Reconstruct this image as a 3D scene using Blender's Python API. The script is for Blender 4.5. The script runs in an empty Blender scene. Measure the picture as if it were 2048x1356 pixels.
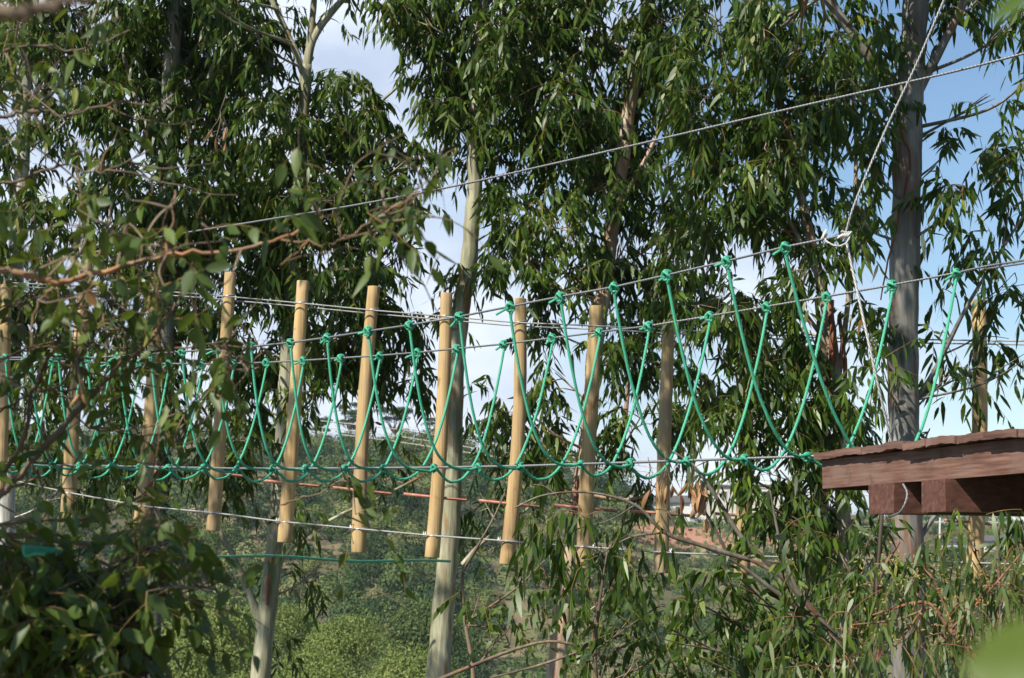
import bpy, math, random
import numpy as np
from mathutils import Vector, noise as mnoise
R = math.radians
rng = np.random.default_rng(7)
random.seed(7)
sc = bpy.context.scene
COL = sc.collection

# ------------------------------------------------------------------ camera
FX, PITCH = 4000.0, math.atan((1150 - 678) / 4000.0)
cam_d = bpy.data.cameras.new('camera'); cam = bpy.data.objects.new('camera', cam_d); COL.objects.link(cam)
cam.location = (0, 0, 0); cam.rotation_euler = (R(90) + PITCH, 0, 0)
cam_d.sensor_width = 36; cam_d.lens = FX * 36 / 2048
cam_d.clip_start = 0.05; cam_d.clip_end = 6000
cam_d.dof.use_dof = True; cam_d.dof.focus_distance = 12.5; cam_d.dof.aperture_fstop = 9.0
sc.camera = cam
# ------------------------------------------------------------------ light
SUN_EL, SUN_AZ = 44.0, 224.0         # azimuth clockwise from +Y
sd = Vector((math.sin(R(SUN_AZ)) * math.cos(R(SUN_EL)), math.cos(R(SUN_AZ)) * math.cos(R(SUN_EL)), math.sin(R(SUN_EL))))
sun_d = bpy.data.lights.new('sun', 'SUN'); sun_d.energy = 5.0; sun_d.angle = R(0.5); sun_d.color = (1, .935, .81)
sun = bpy.data.objects.new('sun', sun_d); COL.objects.link(sun); sun.rotation_euler = (-sd).to_track_quat('-Z', 'Y').to_euler()
sc.view_settings.view_transform = 'Standard'; sc.view_settings.look = 'None'
sc.view_settings.exposure = 0.58; sc.view_settings.gamma = 1
W = bpy.data.worlds.new('World'); sc.world = W; W.use_nodes = True
nt = W.node_tree; N = nt.nodes; L = nt.links
for n in list(N): N.remove(n)
wo = N.new('ShaderNodeOutputWorld'); bg = N.new('ShaderNodeBackground'); bg.inputs['Strength'].default_value = 0.07
sky = N.new('ShaderNodeTexSky'); sky.sky_type = 'NISHITA'; sky.sun_disc = False
sky.sun_elevation = R(SUN_EL); sky.sun_rotation = R(SUN_AZ); sky.air_density = 1.0; sky.dust_density = 0.1; sky.ozone_density = 2.0
tc = N.new('ShaderNodeTexCoord'); mp = N.new('ShaderNodeMapping'); mp.inputs['Scale'].default_value = (5, 5, 9)
mp.inputs['Location'].default_value = (1.3, .4, .2)
nz = N.new('ShaderNodeTexNoise'); nz.inputs['Scale'].default_value = 1.1; nz.inputs['Detail'].default_value = 6; nz.inputs['Roughness'].default_value = .5
nz2 = N.new('ShaderNodeTexNoise'); nz2.inputs['Scale'].default_value = 2.3; nz2.inputs['Detail'].default_value = 7
L.new(tc.outputs['Generated'], mp.inputs['Vector']); L.new(mp.outputs[0], nz.inputs['Vector']); L.new(mp.outputs[0], nz2.inputs['Vector'])
sx = N.new('ShaderNodeSeparateXYZ'); L.new(tc.outputs['Generated'], sx.inputs[0])
def wm(op, a, b, clamp=False):
    m = N.new('ShaderNodeMath'); m.operation = op; m.use_clamp = clamp
    for i, v in enumerate((a, b)):
        if isinstance(v, (int, float)): m.inputs[i].default_value = v
        else: L.new(v, m.inputs[i])
    return m.outputs[0]
g = wm('MULTIPLY', sx.outputs[0], 4.6); g2 = wm('MULTIPLY', sx.outputs[2], 2.6)
mask = wm('SUBTRACT', wm('SUBTRACT', wm('ADD', wm('MULTIPLY', nz.outputs['Fac'], 2.6), .02), g), g2)
mask = wm('MULTIPLY', mask, 1.1, True)
mask = wm('MULTIPLY', wm('MINIMUM', mask, .93), wm('MULTIPLY', wm('SUBTRACT', sx.outputs[1], .62), 4.5, True))   # the cloud bank stands ahead; overhead and behind is blue
cr = N.new('ShaderNodeValToRGB'); cr.color_ramp.elements[0].position = .35; cr.color_ramp.elements[1].position = .65
cr.color_ramp.elements[0].color = (5.9, 6.9, 8.8, 1); cr.color_ramp.elements[1].color = (9.3, 10.1, 11.4, 1)
L.new(nz2.outputs['Fac'], cr.inputs[0])
mx = N.new('ShaderNodeMix'); mx.data_type = 'RGBA'
hs = N.new('ShaderNodeHueSaturation'); hs.inputs['Saturation'].default_value = 1.08; hs.inputs['Value'].default_value = 1.25; L.new(sky.outputs[0], hs.inputs['Color'])
L.new(mask, mx.inputs[0]); L.new(hs.outputs[0], mx.inputs[6]); L.new(cr.outputs[0], mx.inputs[7])
L.new(mx.outputs[2], bg.inputs['Color']); L.new(bg.outputs[0], wo.inputs[0])

# ------------------------------------------------------------------ projection helper
CP, SP = math.cos(PITCH), math.sin(PITCH)
def P(px, py, Y):
    u = (px - 1024) / FX; v = (678 - py) / FX
    t = Y / (CP - v * SP)
    return Vector((u * t, Y, t * (SP + v * CP)))
def proj(p):
    f = p[1] * CP + p[2] * SP; u = p[2] * CP - p[1] * SP
    return 1024 + FX * p[0] / f, 678 - FX * u / f

# ------------------------------------------------------------------ material helpers
def newmat(name):
    m = bpy.data.materials.new(name); m.use_nodes = True
    t = m.node_tree
    for n in list(t.nodes): t.nodes.remove(n)
    o = t.nodes.new('ShaderNodeOutputMaterial'); b = t.nodes.new('ShaderNodeBsdfPrincipled')
    t.links.new(b.outputs[0], o.inputs[0])
    return m, t, b, o
def ramp(t, fac, stops, interp='LINEAR'):
    r = t.nodes.new('ShaderNodeValToRGB'); r.color_ramp.interpolation = interp
    e = r.color_ramp.elements
    while len(e) < len(stops): e.new(.5)
    for i, (p, c) in enumerate(stops): e[i].position = p; e[i].color = (*c, 1)
    t.links.new(fac, r.inputs[0]); return r.outputs[0]
def noise(t, scale, detail=4, vec=None, mapscale=None, rough=.55, coord='Object'):
    n = t.nodes.new('ShaderNodeTexNoise'); n.inputs['Scale'].default_value = scale
    n.inputs['Detail'].default_value = detail; n.inputs['Roughness'].default_value = rough
    if vec is None:
        c = t.nodes.new('ShaderNodeTexCoord'); oi_ = t.nodes.new('ShaderNodeObjectInfo'); va = t.nodes.new('ShaderNodeVectorMath'); va.operation = 'MULTIPLY_ADD'
        va.inputs[1].default_value = (37, 37, 37); t.links.new(oi_.outputs['Random'], va.inputs[0]); t.links.new(c.outputs[coord], va.inputs[2]); vec = va.outputs[0]
    if mapscale:
        m = t.nodes.new('ShaderNodeMapping'); m.inputs['Scale'].default_value = mapscale
        t.links.new(vec, m.inputs['Vector']); vec = m.outputs[0]
    t.links.new(vec, n.inputs['Vector']); return n.outputs['Fac']
def mixc(t, f, a, b, mode='MIX'):
    m = t.nodes.new('ShaderNodeMix'); m.data_type = 'RGBA'; m.blend_type = mode
    for i, v in ((0, f), (6, a), (7, b)):
        if isinstance(v, (int, float)): m.inputs[i].default_value = v
        elif isinstance(v, tuple): m.inputs[i].default_value = (*v, 1)
        else: t.links.new(v, m.inputs[i])
    return m.outputs[2]
def bump(t, b, h, strength=.4, dist=.01):
    n = t.nodes.new('ShaderNodeBump'); n.inputs['Strength'].default_value = strength; n.inputs['Distance'].default_value = dist
    t.links.new(h, n.inputs['Height']); t.links.new(n.outputs[0], b.inputs['Normal'])
def leafmat(name, stops, rough=.42, trans=.22, tcol=(.16, .26, .03), spec=.5):
    m, t, b, o = newmat(name)
    a = t.nodes.new('ShaderNodeAttribute'); a.attribute_name = 'rnd'
    c = ramp(t, a.outputs['Fac'], stops)
    c = mixc(t, .35, c, mixc(t, noise(t, 30, 2), (.55, .55, .5), (1.3, 1.35, 1.2)), 'MULTIPLY')
    t.links.new(c, b.inputs['Base Color']); b.inputs['Roughness'].default_value = rough
    b.inputs['Specular IOR Level'].default_value = spec
    tr = t.nodes.new('ShaderNodeBsdfTranslucent'); t.links.new(mixc(t, .7, c, tcol), tr.inputs[0])
    ms = t.nodes.new('ShaderNodeMixShader'); ms.inputs[0].default_value = trans
    t.links.new(b.outputs[0], ms.inputs[1]); t.links.new(tr.outputs[0], ms.inputs[2]); t.links.new(ms.outputs[0], o.inputs[0])
    return m
M = {}
M['euc'] = leafmat('eucalyptus_leaf', [(0, (.010, .027, .004)), (.35, (.028, .062, .008)), (.65, (.068, .12, .015)), (.9, (.15, .20, .026)), (.985, (.16, .14, .03)), (1, (.22, .12, .04))], rough=.40, trans=.22, spec=.3, tcol=(.2, .3, .02))
M['euc_light'] = leafmat('young_eucalyptus_leaf', [(0, (.05, .085, .02)), (.5, (.09, .135, .03)), (.9, (.16, .2, .045)), (1, (.24, .14, .05))], rough=.45, trans=.28)
M['broad'] = leafmat('broad_leaf', [(0, (.022, .045, .008)), (.45, (.055, .095, .014)), (.8, (.12, .17, .02)), (.96, (.22, .2, .03)), (1, (.26, .12, .05))], rough=.5, trans=.3, tcol=(.25, .33, .03))
M['dry'] = leafmat('dry_leaf', [(0, (.22, .10, .045)), (1, (.42, .24, .11))], rough=.6, trans=.2, tcol=(.45, .22, .1))
M['far'] = leafmat('forest_leaf', [(0, (.018, .042, .022)), (.3, (.055, .095, .036)), (.6, (.105, .145, .050)), (.8, (.17, .19, .07)), (.92, (.22, .19, .11)), (1, (.25, .20, .16))], rough=.8, trans=.06, spec=.15)
M['valley'] = leafmat('valley_leaf', [(0, (.09, .13, .03)), (.5, (.17, .22, .055)), (.9, (.27, .31, .09)), (1, (.32, .25, .11))], rough=.6, trans=.2, spec=.3)

def barkmat(name, c1, c2, c3, rust, rustamt=.62):
    m, t, b, o = newmat(name)
    n1 = noise(t, 1.6, 5, mapscale=(3, 3, .7)); n2 = noise(t, 9, 6, mapscale=(3, 3, .35)); n3 = noise(t, 3.1, 4, mapscale=(2.2, 2.2, .55))
    c = ramp(t, n1, [(.32, c1), (.5, c2), (.68, c3)])
    c = mixc(t, ramp(t, n3, [(rustamt - .05, (0, 0, 0)), (rustamt + .04, (1, 1, 1))]), c, rust)
    c = mixc(t, .75, c, ramp(t, n2, [(.3, (.4, .4, .4)), (.65, (1.2, 1.2, 1.2))]), 'MULTIPLY')
    n4 = noise(t, 2.3, 4, mapscale=(1, 1, 3)); c = mixc(t, ramp(t, n4, [(.64, (0, 0, 0)), (.70, (.7, .7, .7))]), c, tuple(k * .3 for k in c1))
    t.links.new(c, b.inputs['Base Color']); b.inputs['Roughness'].default_value = .8; bump(t, b, n2, .5, .015)
    return m
M['bark_grey'] = barkmat('smooth_grey_bark', (.13, .125, .10), (.22, .215, .18), (.33, .32, .28), (.24, .14, .085), .63)
M['bark_mottled'] = barkmat('mottled_brown_grey_bark', (.085, .08, .068), (.17, .162, .142), (.28, .275, .25), (.19, .11, .07), .6)
M['bark_white'] = barkmat('white_bark', (.34, .33, .29), (.5, .49, .45), (.62, .6, .56), (.30, .2, .13), .64)
M['bark_green'] = barkmat('greenish_bark', (.20, .20, .12), (.30, .29, .19), (.42, .41, .31), (.28, .15, .06), .62)
M['bark_pink'] = barkmat('pinkish_bark', (.25, .20, .15), (.34, .285, .215), (.46, .425, .35), (.30, .13, .07), .56)
M['bark_tan'] = barkmat('tan_salmon_bark', (.32, .22, .145), (.42, .29, .20), (.46, .41, .33), (.34, .17, .1), .58)
M['bark_dark'] = barkmat('dark_brown_bark', (.07, .055, .04), (.13, .11, .08), (.22, .2, .16), (.13, .06, .035), .58)  # dark brown bark for ridge trees, saplings and the low bough
M['twig'] = barkmat('brown_twig', (.10, .07, .045), (.16, .115, .075), (.23, .175, .12), (.18, .10, .055), .6)
M['twig_orange'] = barkmat('orange_brown_twig', (.20, .125, .075), (.30, .18, .105), (.36, .26, .18), (.34, .17, .08), .56)
M['twig_red'] = barkmat('reddish_twig', (.17, .07, .04), (.24, .11, .06), (.24, .17, .09), (.3, .09, .06), .58)
M['twig_yel'] = barkmat('yellowish_twig', (.2, .13, .04), (.28, .19, .06), (.3, .22, .09), (.26, .11, .05), .6)
M['strip'] = barkmat('peeling_bark', (.16, .06, .035), (.25, .1, .055), (.34, .17, .1), (.2, .06, .03), .5)

m, t, b, o = newmat('peeled_pine'); M['pine'] = m
n1 = noise(t, 2.2, 5, mapscale=(9, 9, .5)); n2 = noise(t, 1.1, 3); n3 = noise(t, 7, 5, mapscale=(1.2, 1.2, .6))
c = ramp(t, n1, [(.3, (.33, .205, .085)), (.5, (.50, .345, .16)), (.72, (.62, .45, .235))])
n4 = noise(t, 3.5, 3, mapscale=(16, 16, .35)); n5 = noise(t, 1.7, 6, mapscale=(1, 1, .8))
c = mixc(t, ramp(t, n2, [(.45, (0, 0, 0)), (.8, (.5, .5, .5))]), c, (.33, .25, .16))
c = mixc(t, ramp(t, n3, [(.62, (0, 0, 0)), (.69, (.8, .8, .8))]), c, (.23, .12, .05))
oi = t.nodes.new('ShaderNodeObjectInfo')
c = mixc(t, .5, c, ramp(t, oi.outputs['Random'], [(0, (.72, .68, .62)), (1, (1.15, 1.12, 1.05))]), 'MULTIPLY')
c = mixc(t, ramp(t, n4, [(.26, (.85, .85, .85)), (.33, (0, 0, 0))]), c, (.12, .07, .035))
c = mixc(t, ramp(t, n5, [(.52, (0, 0, 0)), (.66, (.55, .55, .55))]), c, (.30, .24, .17))
t.links.new(c, b.inputs['Base Color']); b.inputs['Roughness'].default_value = .78; bump(t, b, n4, .5, .01)

m, t, b, o = newmat('stained_redwood'); M['deck'] = m
n1 = noise(t, 3, 6, mapscale=(1.6, 1.2, 24)); n2 = noise(t, 5, 4); n3 = noise(t, 9, 3, mapscale=(1, 1, .5))
c = ramp(t, n1, [(.3, (.075, .034, .024)), (.5, (.15, .075, .056)), (.72, (.245, .145, .112))])
c = mixc(t, ramp(t, n2, [(.45, (0, 0, 0)), (.7, (.7, .7, .7))]), c, (.19, .135, .11))
c = mixc(t, ramp(t, n3, [(.62, (0, 0, 0)), (.7, (.6, .6, .6))]), c, (.08, .05, .045))
t.links.new(c, b.inputs['Base Color']); b.inputs['Roughness'].default_value = .8; bump(t, b, n1, .25, .003)
oi2 = t.nodes.new('ShaderNodeObjectInfo'); c = mixc(t, .8, c, ramp(t, oi2.outputs['Random'], [(0, (.6, .55, .5)), (1, (1.2, 1.15, 1.1))]), 'MULTIPLY'); t.links.new(c, b.inputs['Base Color'])
m, t, b, o = newmat('dark_stained_beam'); M['beam'] = m
n1 = noise(t, 3, 6, mapscale=(2, 14, 14))
c = ramp(t, n1, [(.3, (.06, .022, .015)), (.55, (.11, .045, .03)), (.75, (.17, .085, .06))])
t.links.new(c, b.inputs['Base Color']); b.inputs['Roughness'].default_value = .7; bump(t, b, n1, .3, .005)

def ropemat(name, c1, c2, freq, k, rough, metal=0, spec=.5, var=.25):
    m, t, b, o = newmat(name)
    uv = t.nodes.new('ShaderNodeUVMap'); s = t.nodes.new('ShaderNodeSeparateXYZ'); t.links.new(uv.outputs[0], s.inputs[0])
    def ma(op, a, c):
        q = t.nodes.new('ShaderNodeMath'); q.operation = op
        for i, v in enumerate((a, c)):
            if isinstance(v, (int, float)): q.inputs[i].default_value = v
            else: t.links.new(v, q.inputs[i])
        return q.outputs[0]
    ph = ma('ADD', ma('MULTIPLY', s.outputs[0], 6.28318 * k), ma('MULTIPLY', s.outputs[1], freq))
    w = ma('ADD', ma('MULTIPLY', ma('SINE', ph, 0), .5), .5)
    if k >= 4:
        ph2 = ma('SUBTRACT', ma('MULTIPLY', s.outputs[0], 6.28318 * k), ma('MULTIPLY', s.outputs[1], freq))
        w = ma('MULTIPLY', w, ma('ADD', ma('MULTIPLY', ma('SINE', ph2, 0), .5), .5)); w = ma('POWER', w, .5)
    c = mixc(t, w, c1, c2)
    c = mixc(t, var, c, ramp(t, noise(t, 8, 3), [(.3, (.6, .6, .6)), (.7, (1.2, 1.2, 1.2))]), 'MULTIPLY')
    t.links.new(c, b.inputs['Base Color']); b.inputs['Roughness'].default_value = rough; b.inputs['Metallic'].default_value = metal
    b.inputs['Specular IOR Level'].default_value = spec; bump(t, b, w, .7, .003)
    return m
M['green_rope'] = ropemat('green_braid', (.03, .28, .155), (.13, .62, .39), 260, 6, .55, 0, .4, .4)
M['cable'] = ropemat('steel_wire_rope', (.10, .105, .115), (.30, .31, .33), 300, 3, .5, .35)
M['cable_light'] = ropemat('bright_wire_rope', (.24, .24, .24), (.55, .54, .52), 250, 3, .5, .1)
M['stay'] = ropemat('silver_wire_rope', (.11, .11, .12), (.42, .42, .42), 250, 3, .45, .3)
M['white_rope'] = ropemat('white_braid', (.34, .34, .34), (.78, .77, .74), 200, 3, .7)
M['wire'] = ropemat('power_wire', (.5, .48, .4), (.7, .68, .6), 10, 1, .5)
m, t, b, o = newmat('galvanised_steel'); M['galv'] = m
t.links.new(ramp(t, noise(t, 40, 3), [(.3, (.35, .35, .36)), (.7, (.65, .65, .66))]), b.inputs['Base Color']); b.inputs['Roughness'].default_value = .4; b.inputs['Metallic'].default_value = .6
m, t, b, o = newmat('rusty_pink_rod'); M['rod'] = m
t.links.new(ramp(t, noise(t, 25, 4), [(.3, (.30, .10, .07)), (.6, (.44, .19, .14)), (.8, (.5, .27, .2))]), b.inputs['Base Color']); b.inputs['Roughness'].default_value = .6

# ------------------------------------------------------------------ mesh building
class MB:
    """collects numpy vertex / face blocks and links them as ONE mesh object"""
    def __init__(s): s.v = []; s.f = []; s.n = 0; s.r = []; s.uv = []; s.hasuv = False
    def add(s, v, f, rnd=None, uv=None):
        v = np.asarray(v, float).reshape(-1, 3)
        for fa in (f if isinstance(f, list) else [f]):
            fa = np.asarray(fa, int); s.f.append(fa + s.n)
            s.r.append(np.zeros(len(fa)) if rnd is None else None)
        if rnd is not None:
            k = len(f) if isinstance(f, list) else 1
            rl = rnd if isinstance(rnd, list) else [rnd]
            s.r[-k:] = rl
        if uv is not None: s.hasuv = True; s.uv.append(uv)
        s.v.append(v); s.n += len(v); return s
    def tube(s, pts, rad, sides=8, cap=True, closed=False):
        P_ = np.array([tuple(p) for p in pts], float); n = len(P_)
        rad = np.full(n, rad) if np.isscalar(rad) else np.asarray(rad, float)
        T = np.gradient(P_, axis=0); T /= np.linalg.norm(T, axis=1)[:, None] + 1e-12
        a = np.array([0, 0, 1.]) if abs(T[0][2]) < .9 else np.array([1., 0, 0])
        u = np.cross(T[0], a); u /= np.linalg.norm(u); U = [u]
        for i in range(1, n):
            u = u - T[i] * np.dot(u, T[i]); u /= np.linalg.norm(u) + 1e-12; U.append(u)
        U = np.array(U); V = np.cross(T, U)
        th = np.linspace(0, 2 * math.pi, sides + 1)
        ring = P_[:, None] + rad[:, None, None] * (np.cos(th)[None, :, None] * U[:, None] + np.sin(th)[None, :, None] * V[:, None])
        S = sides + 1
        i, j = np.meshgrid(np.arange(n - 1), np.arange(sides), indexing='ij'); i = i.ravel(); j = j.ravel()
        q = np.stack([i * S + j, i * S + j + 1, (i + 1) * S + j + 1, (i + 1) * S + j], 1)
        d = np.concatenate([[0], np.cumsum(np.linalg.norm(np.diff(P_, axis=0), axis=1))])
        uv = np.stack([np.tile(np.linspace(0, 1, S), n), np.repeat(d, S)], 1)
        fl = [q]
        if cap:
            fl.append(np.array([list(range(sides))[::-1]])); fl.append(np.array([[(n - 1) * S + k for k in range(sides)]]))
        return s.add(ring.reshape(-1, 3), fl, uv=uv)
    def box(s, c, ax, ay, az, jit=0):
        c = np.array(tuple(c)); ax, ay, az = (np.array(tuple(k)) for k in (ax, ay, az))
        v = [c + i * ax + j * ay + k * az for k in (-.5, .5) for j in (-.5, .5) for i in (-.5, .5)]
        v = np.array(v) + (rng.normal(0, jit, (8, 3)) if jit else 0)
        return s.add(v, np.array([[0, 2, 3, 1], [4, 5, 7, 6], [0, 1, 5, 4], [2, 6, 7, 3], [0, 4, 6, 2], [1, 3, 7, 5]]))
    def build(s, name, mat, parent=None, smooth=True, origin=None):
        V = np.concatenate(s.v) if s.v else np.zeros((0, 3))
        if origin is not None: V = V - np.array(tuple(origin))
        me = bpy.data.meshes.new(name)
        ls = np.concatenate([np.full(len(f), f.shape[1]) for f in s.f]); li = np.concatenate([f.ravel() for f in s.f])
        me.vertices.add(len(V)); me.vertices.foreach_set('co', V.ravel())
        me.loops.add(len(li)); me.loops.foreach_set('vertex_index', li.astype(np.int32))
        me.polygons.add(len(ls)); st = np.concatenate([[0], np.cumsum(ls)[:-1]])
        me.polygons.foreach_set('loop_start', st.astype(np.int32)); me.polygons.foreach_set('loop_total', ls.astype(np.int32))
        me.polygons.foreach_set('use_smooth', (ls < 5) & smooth)
        me.update(calc_edges=True)
        at = me.attributes.new('rnd', 'FLOAT', 'FACE'); at.data.foreach_set('value', np.concatenate(s.r).astype(np.float32))
        if s.hasuv and sum(len(u) for u in s.uv) == len(V):
            ul = me.uv_layers.new(name='UVMap'); ul.data.foreach_set('uv', np.concatenate(s.uv)[li].ravel())
        me.materials.append(mat)
        o = bpy.data.objects.new(name, me); COL.objects.link(o)
        if origin is not None and parent is None: o.location = tuple(origin)
        if parent is not None: o.parent = parent
        return o
def tag(o, label, cat=None, group=None, kind=None):
    if label: o['label'] = label
    if cat: o['category'] = cat
    if group: o['group'] = group
    if kind: o['kind'] = kind
    return o
def thing(name, loc, label, cat, group=None):
    o = bpy.data.objects.new(name, None); COL.objects.link(o); o.location = tuple(loc); o.empty_display_size = .1
    return tag(o, label, cat, group)
def crom(pts, k=6):
    """Catmull-Rom through points (n,m array)"""
    p = np.array([tuple(q) for q in pts], float); p = np.vstack([2 * p[0] - p[1], p, 2 * p[-1] - p[-2]]); out = []
    for i in range(1, len(p) - 2):
        for t in np.arange(k) / k:
            out.append(.5 * (2 * p[i] + (p[i + 1] - p[i - 1]) * t + (2 * p[i - 1] - 5 * p[i] + 4 * p[i + 1] - p[i + 2]) * t * t + (3 * p[i] - p[i - 1] - 3 * p[i + 1] + p[i + 2]) * t ** 3))
    out.append(p[-2]); return np.array(out)

def leaves(mb, base, axis, L_, W_, droop, rnd, fold=0):
    """lanceolate blades, all at once: base (N,3), axis (N,3) unit"""
    n = len(base); ts = np.array([0, .16, .42, .74, 1.]); ws = np.array([.06, .72, 1., .58, 0])
    r = rng.normal(size=(n, 3)); side = np.cross(axis, r); side /= np.linalg.norm(side, axis=1)[:, None] + 1e-9
    nrm = np.cross(axis, side)
    sick = rng.normal(0, .13, n)                                   # sickle curve in the blade's plane
    cup = rng.normal(0, .10, n)
    cs = []
    for t in ts:
        c = base + axis * (L_ * t)[:, None] + side * (sick * L_ * (t * t - t * .3))[:, None] + nrm * (cup * L_ * t * t)[:, None]
        c[:, 2] -= droop * L_ * t * t; cs.append(c)
    V = [cs[0]]
    for k in (1, 2, 3):
        hw = (W_ * ws[k] * .5)[:, None]
        V += [cs[k] - side * hw + nrm * hw * fold, cs[k] + side * hw + nrm * hw * fold]
        if fold: V += [cs[k]]
    V.append(cs[4]); V = np.stack(V, 1); m = V.shape[1]
    o = (np.arange(n) * m)[:, None]
    if not fold:
        tri = np.array([[0, 2, 1], [5, 6, 7]]); quad = np.array([[1, 2, 4, 3], [3, 4, 6, 5]])
    else:
        tri = np.array([[0, 3, 1], [0, 2, 3], [7, 9, 10], [9, 8, 10]]); quad = np.array([[1, 3, 6, 4], [3, 2, 5, 6], [4, 6, 9, 7], [6, 5, 8, 9]])
    ft = (tri[None] + o[:, :, None]).reshape(-1, 3); fq = (quad[None] + o[:, :, None]).reshape(-1, 4)
    mb.add(V.reshape(-1, 3), [ft, fq], rnd=[np.repeat(rnd, len(tri)), np.repeat(rnd, len(quad))])
def unit(a): return a / (np.linalg.norm(a, axis=-1, keepdims=True) + 1e-9)
def stems(mb, pts, rad):
    """many thin three-sided stems at once: pts (S,K,3), rad (K,)"""
    S, K, _ = pts.shape; d = unit(pts[:, -1] - pts[:, 0]); a = np.tile([.31, .72, .61], (S, 1)); u = unit(np.cross(d, a)); v = np.cross(d, u)
    th = np.array([0, 2.094, 4.189]); ring = np.cos(th)[None, :, None] * u[:, None] + np.sin(th)[None, :, None] * v[:, None]
    V = pts[:, :, None] + ring[:, None] * np.asarray(rad)[None, :, None, None]
    q = np.array([[k * 3 + j, k * 3 + (j + 1) % 3, (k + 1) * 3 + (j + 1) % 3, (k + 1) * 3 + j] for k in range(K - 1) for j in range(3)])
    mb.add(V.reshape(-1, 3), (q[None] + (np.arange(S) * K * 3)[:, None, None]).reshape(-1, 4))
def sprays(lm, sm, org, dirs, slen, nl, LL, LW, hang=.8, rad=.0022, fold=0, K=6, dr=.35, rlo=0, rhi=1):
    """leafy twigs: origins (S,3), directions; nl leaves on each"""
    S = len(org); dirs = unit(dirs); sl = slen * rng.uniform(.6, 1.3, S)
    tt = np.linspace(0, 1, K); sag = rng.uniform(.15, .7, S)
    wob = rng.normal(0, .08, (S, 3))
    pts = org[:, None] + dirs[:, None] * (sl[:, None] * tt)[:, :, None] + wob[:, None] * (np.sin(tt * 3.1)[None] * sl[:, None])[:, :, None]
    pts[:, :, 2] -= (sag * sl)[:, None] * tt[None] ** 2
    stems(sm, pts, rad * (1.1 - .75 * tt))
    s = np.repeat(np.arange(S), nl); k = np.tile(np.arange(nl), S)
    f = (.12 + .88 * (k + rng.uniform(-.3, .3, len(k))) / max(nl - 1, 1)).clip(.05, 1) * (K - 1); i = f.astype(int).clip(0, K - 2); w = (f - i)[:, None]
    base = pts[s, i] * (1 - w) + pts[s, i + 1] * w
    tan = unit(pts[s, i + 1] - pts[s, i]); sd_ = unit(np.cross(tan, np.array([0, 0, 1.])) + 1e-6) * np.where(k % 2, 1, -1)[:, None]
    ax = tan * rng.uniform(.1, .7, (len(k), 1)) + sd_ * rng.uniform(.2, .9, (len(k), 1)) + rng.normal(0, .25, (len(k), 3))
    ax[:, 2] -= hang * rng.uniform(.5, 1.6, len(k)); ax = unit(ax)
    tree_r = np.repeat(rng.uniform(0, .35, S), nl)
    leaves(lm, base, ax, LL * rng.uniform(.55, 1.2, len(k)), LW * rng.uniform(.7, 1.2, len(k)), rng.uniform(0, dr, len(k)), (rlo + (rhi - rlo) * np.clip(tree_r + rng.beta(1.6, 2.6, len(k)) * .75, 0, 1)), fold)

def pxpath(pts, Y, k=6):
    """pts: (px, py, width_px[, dY]) -> centre points and radii"""
    c = []; 
    for q in pts:
        yy = Y + (q[3] if len(q) > 3 else 0); p = P(q[0], q[1], yy); c.append((*p, q[2] * yy / FX / 2))
    c = crom(c, k); return c[:, :3], np.maximum(c[:, 3], .0008)
def gnarl(p, r, amp=.06):
    ph = rng.uniform(0, 9); s = np.arange(len(p))
    return p, r * (1 + amp * np.sin(s * .9 + ph) * np.cos(s * .37 + ph * 2))

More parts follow.
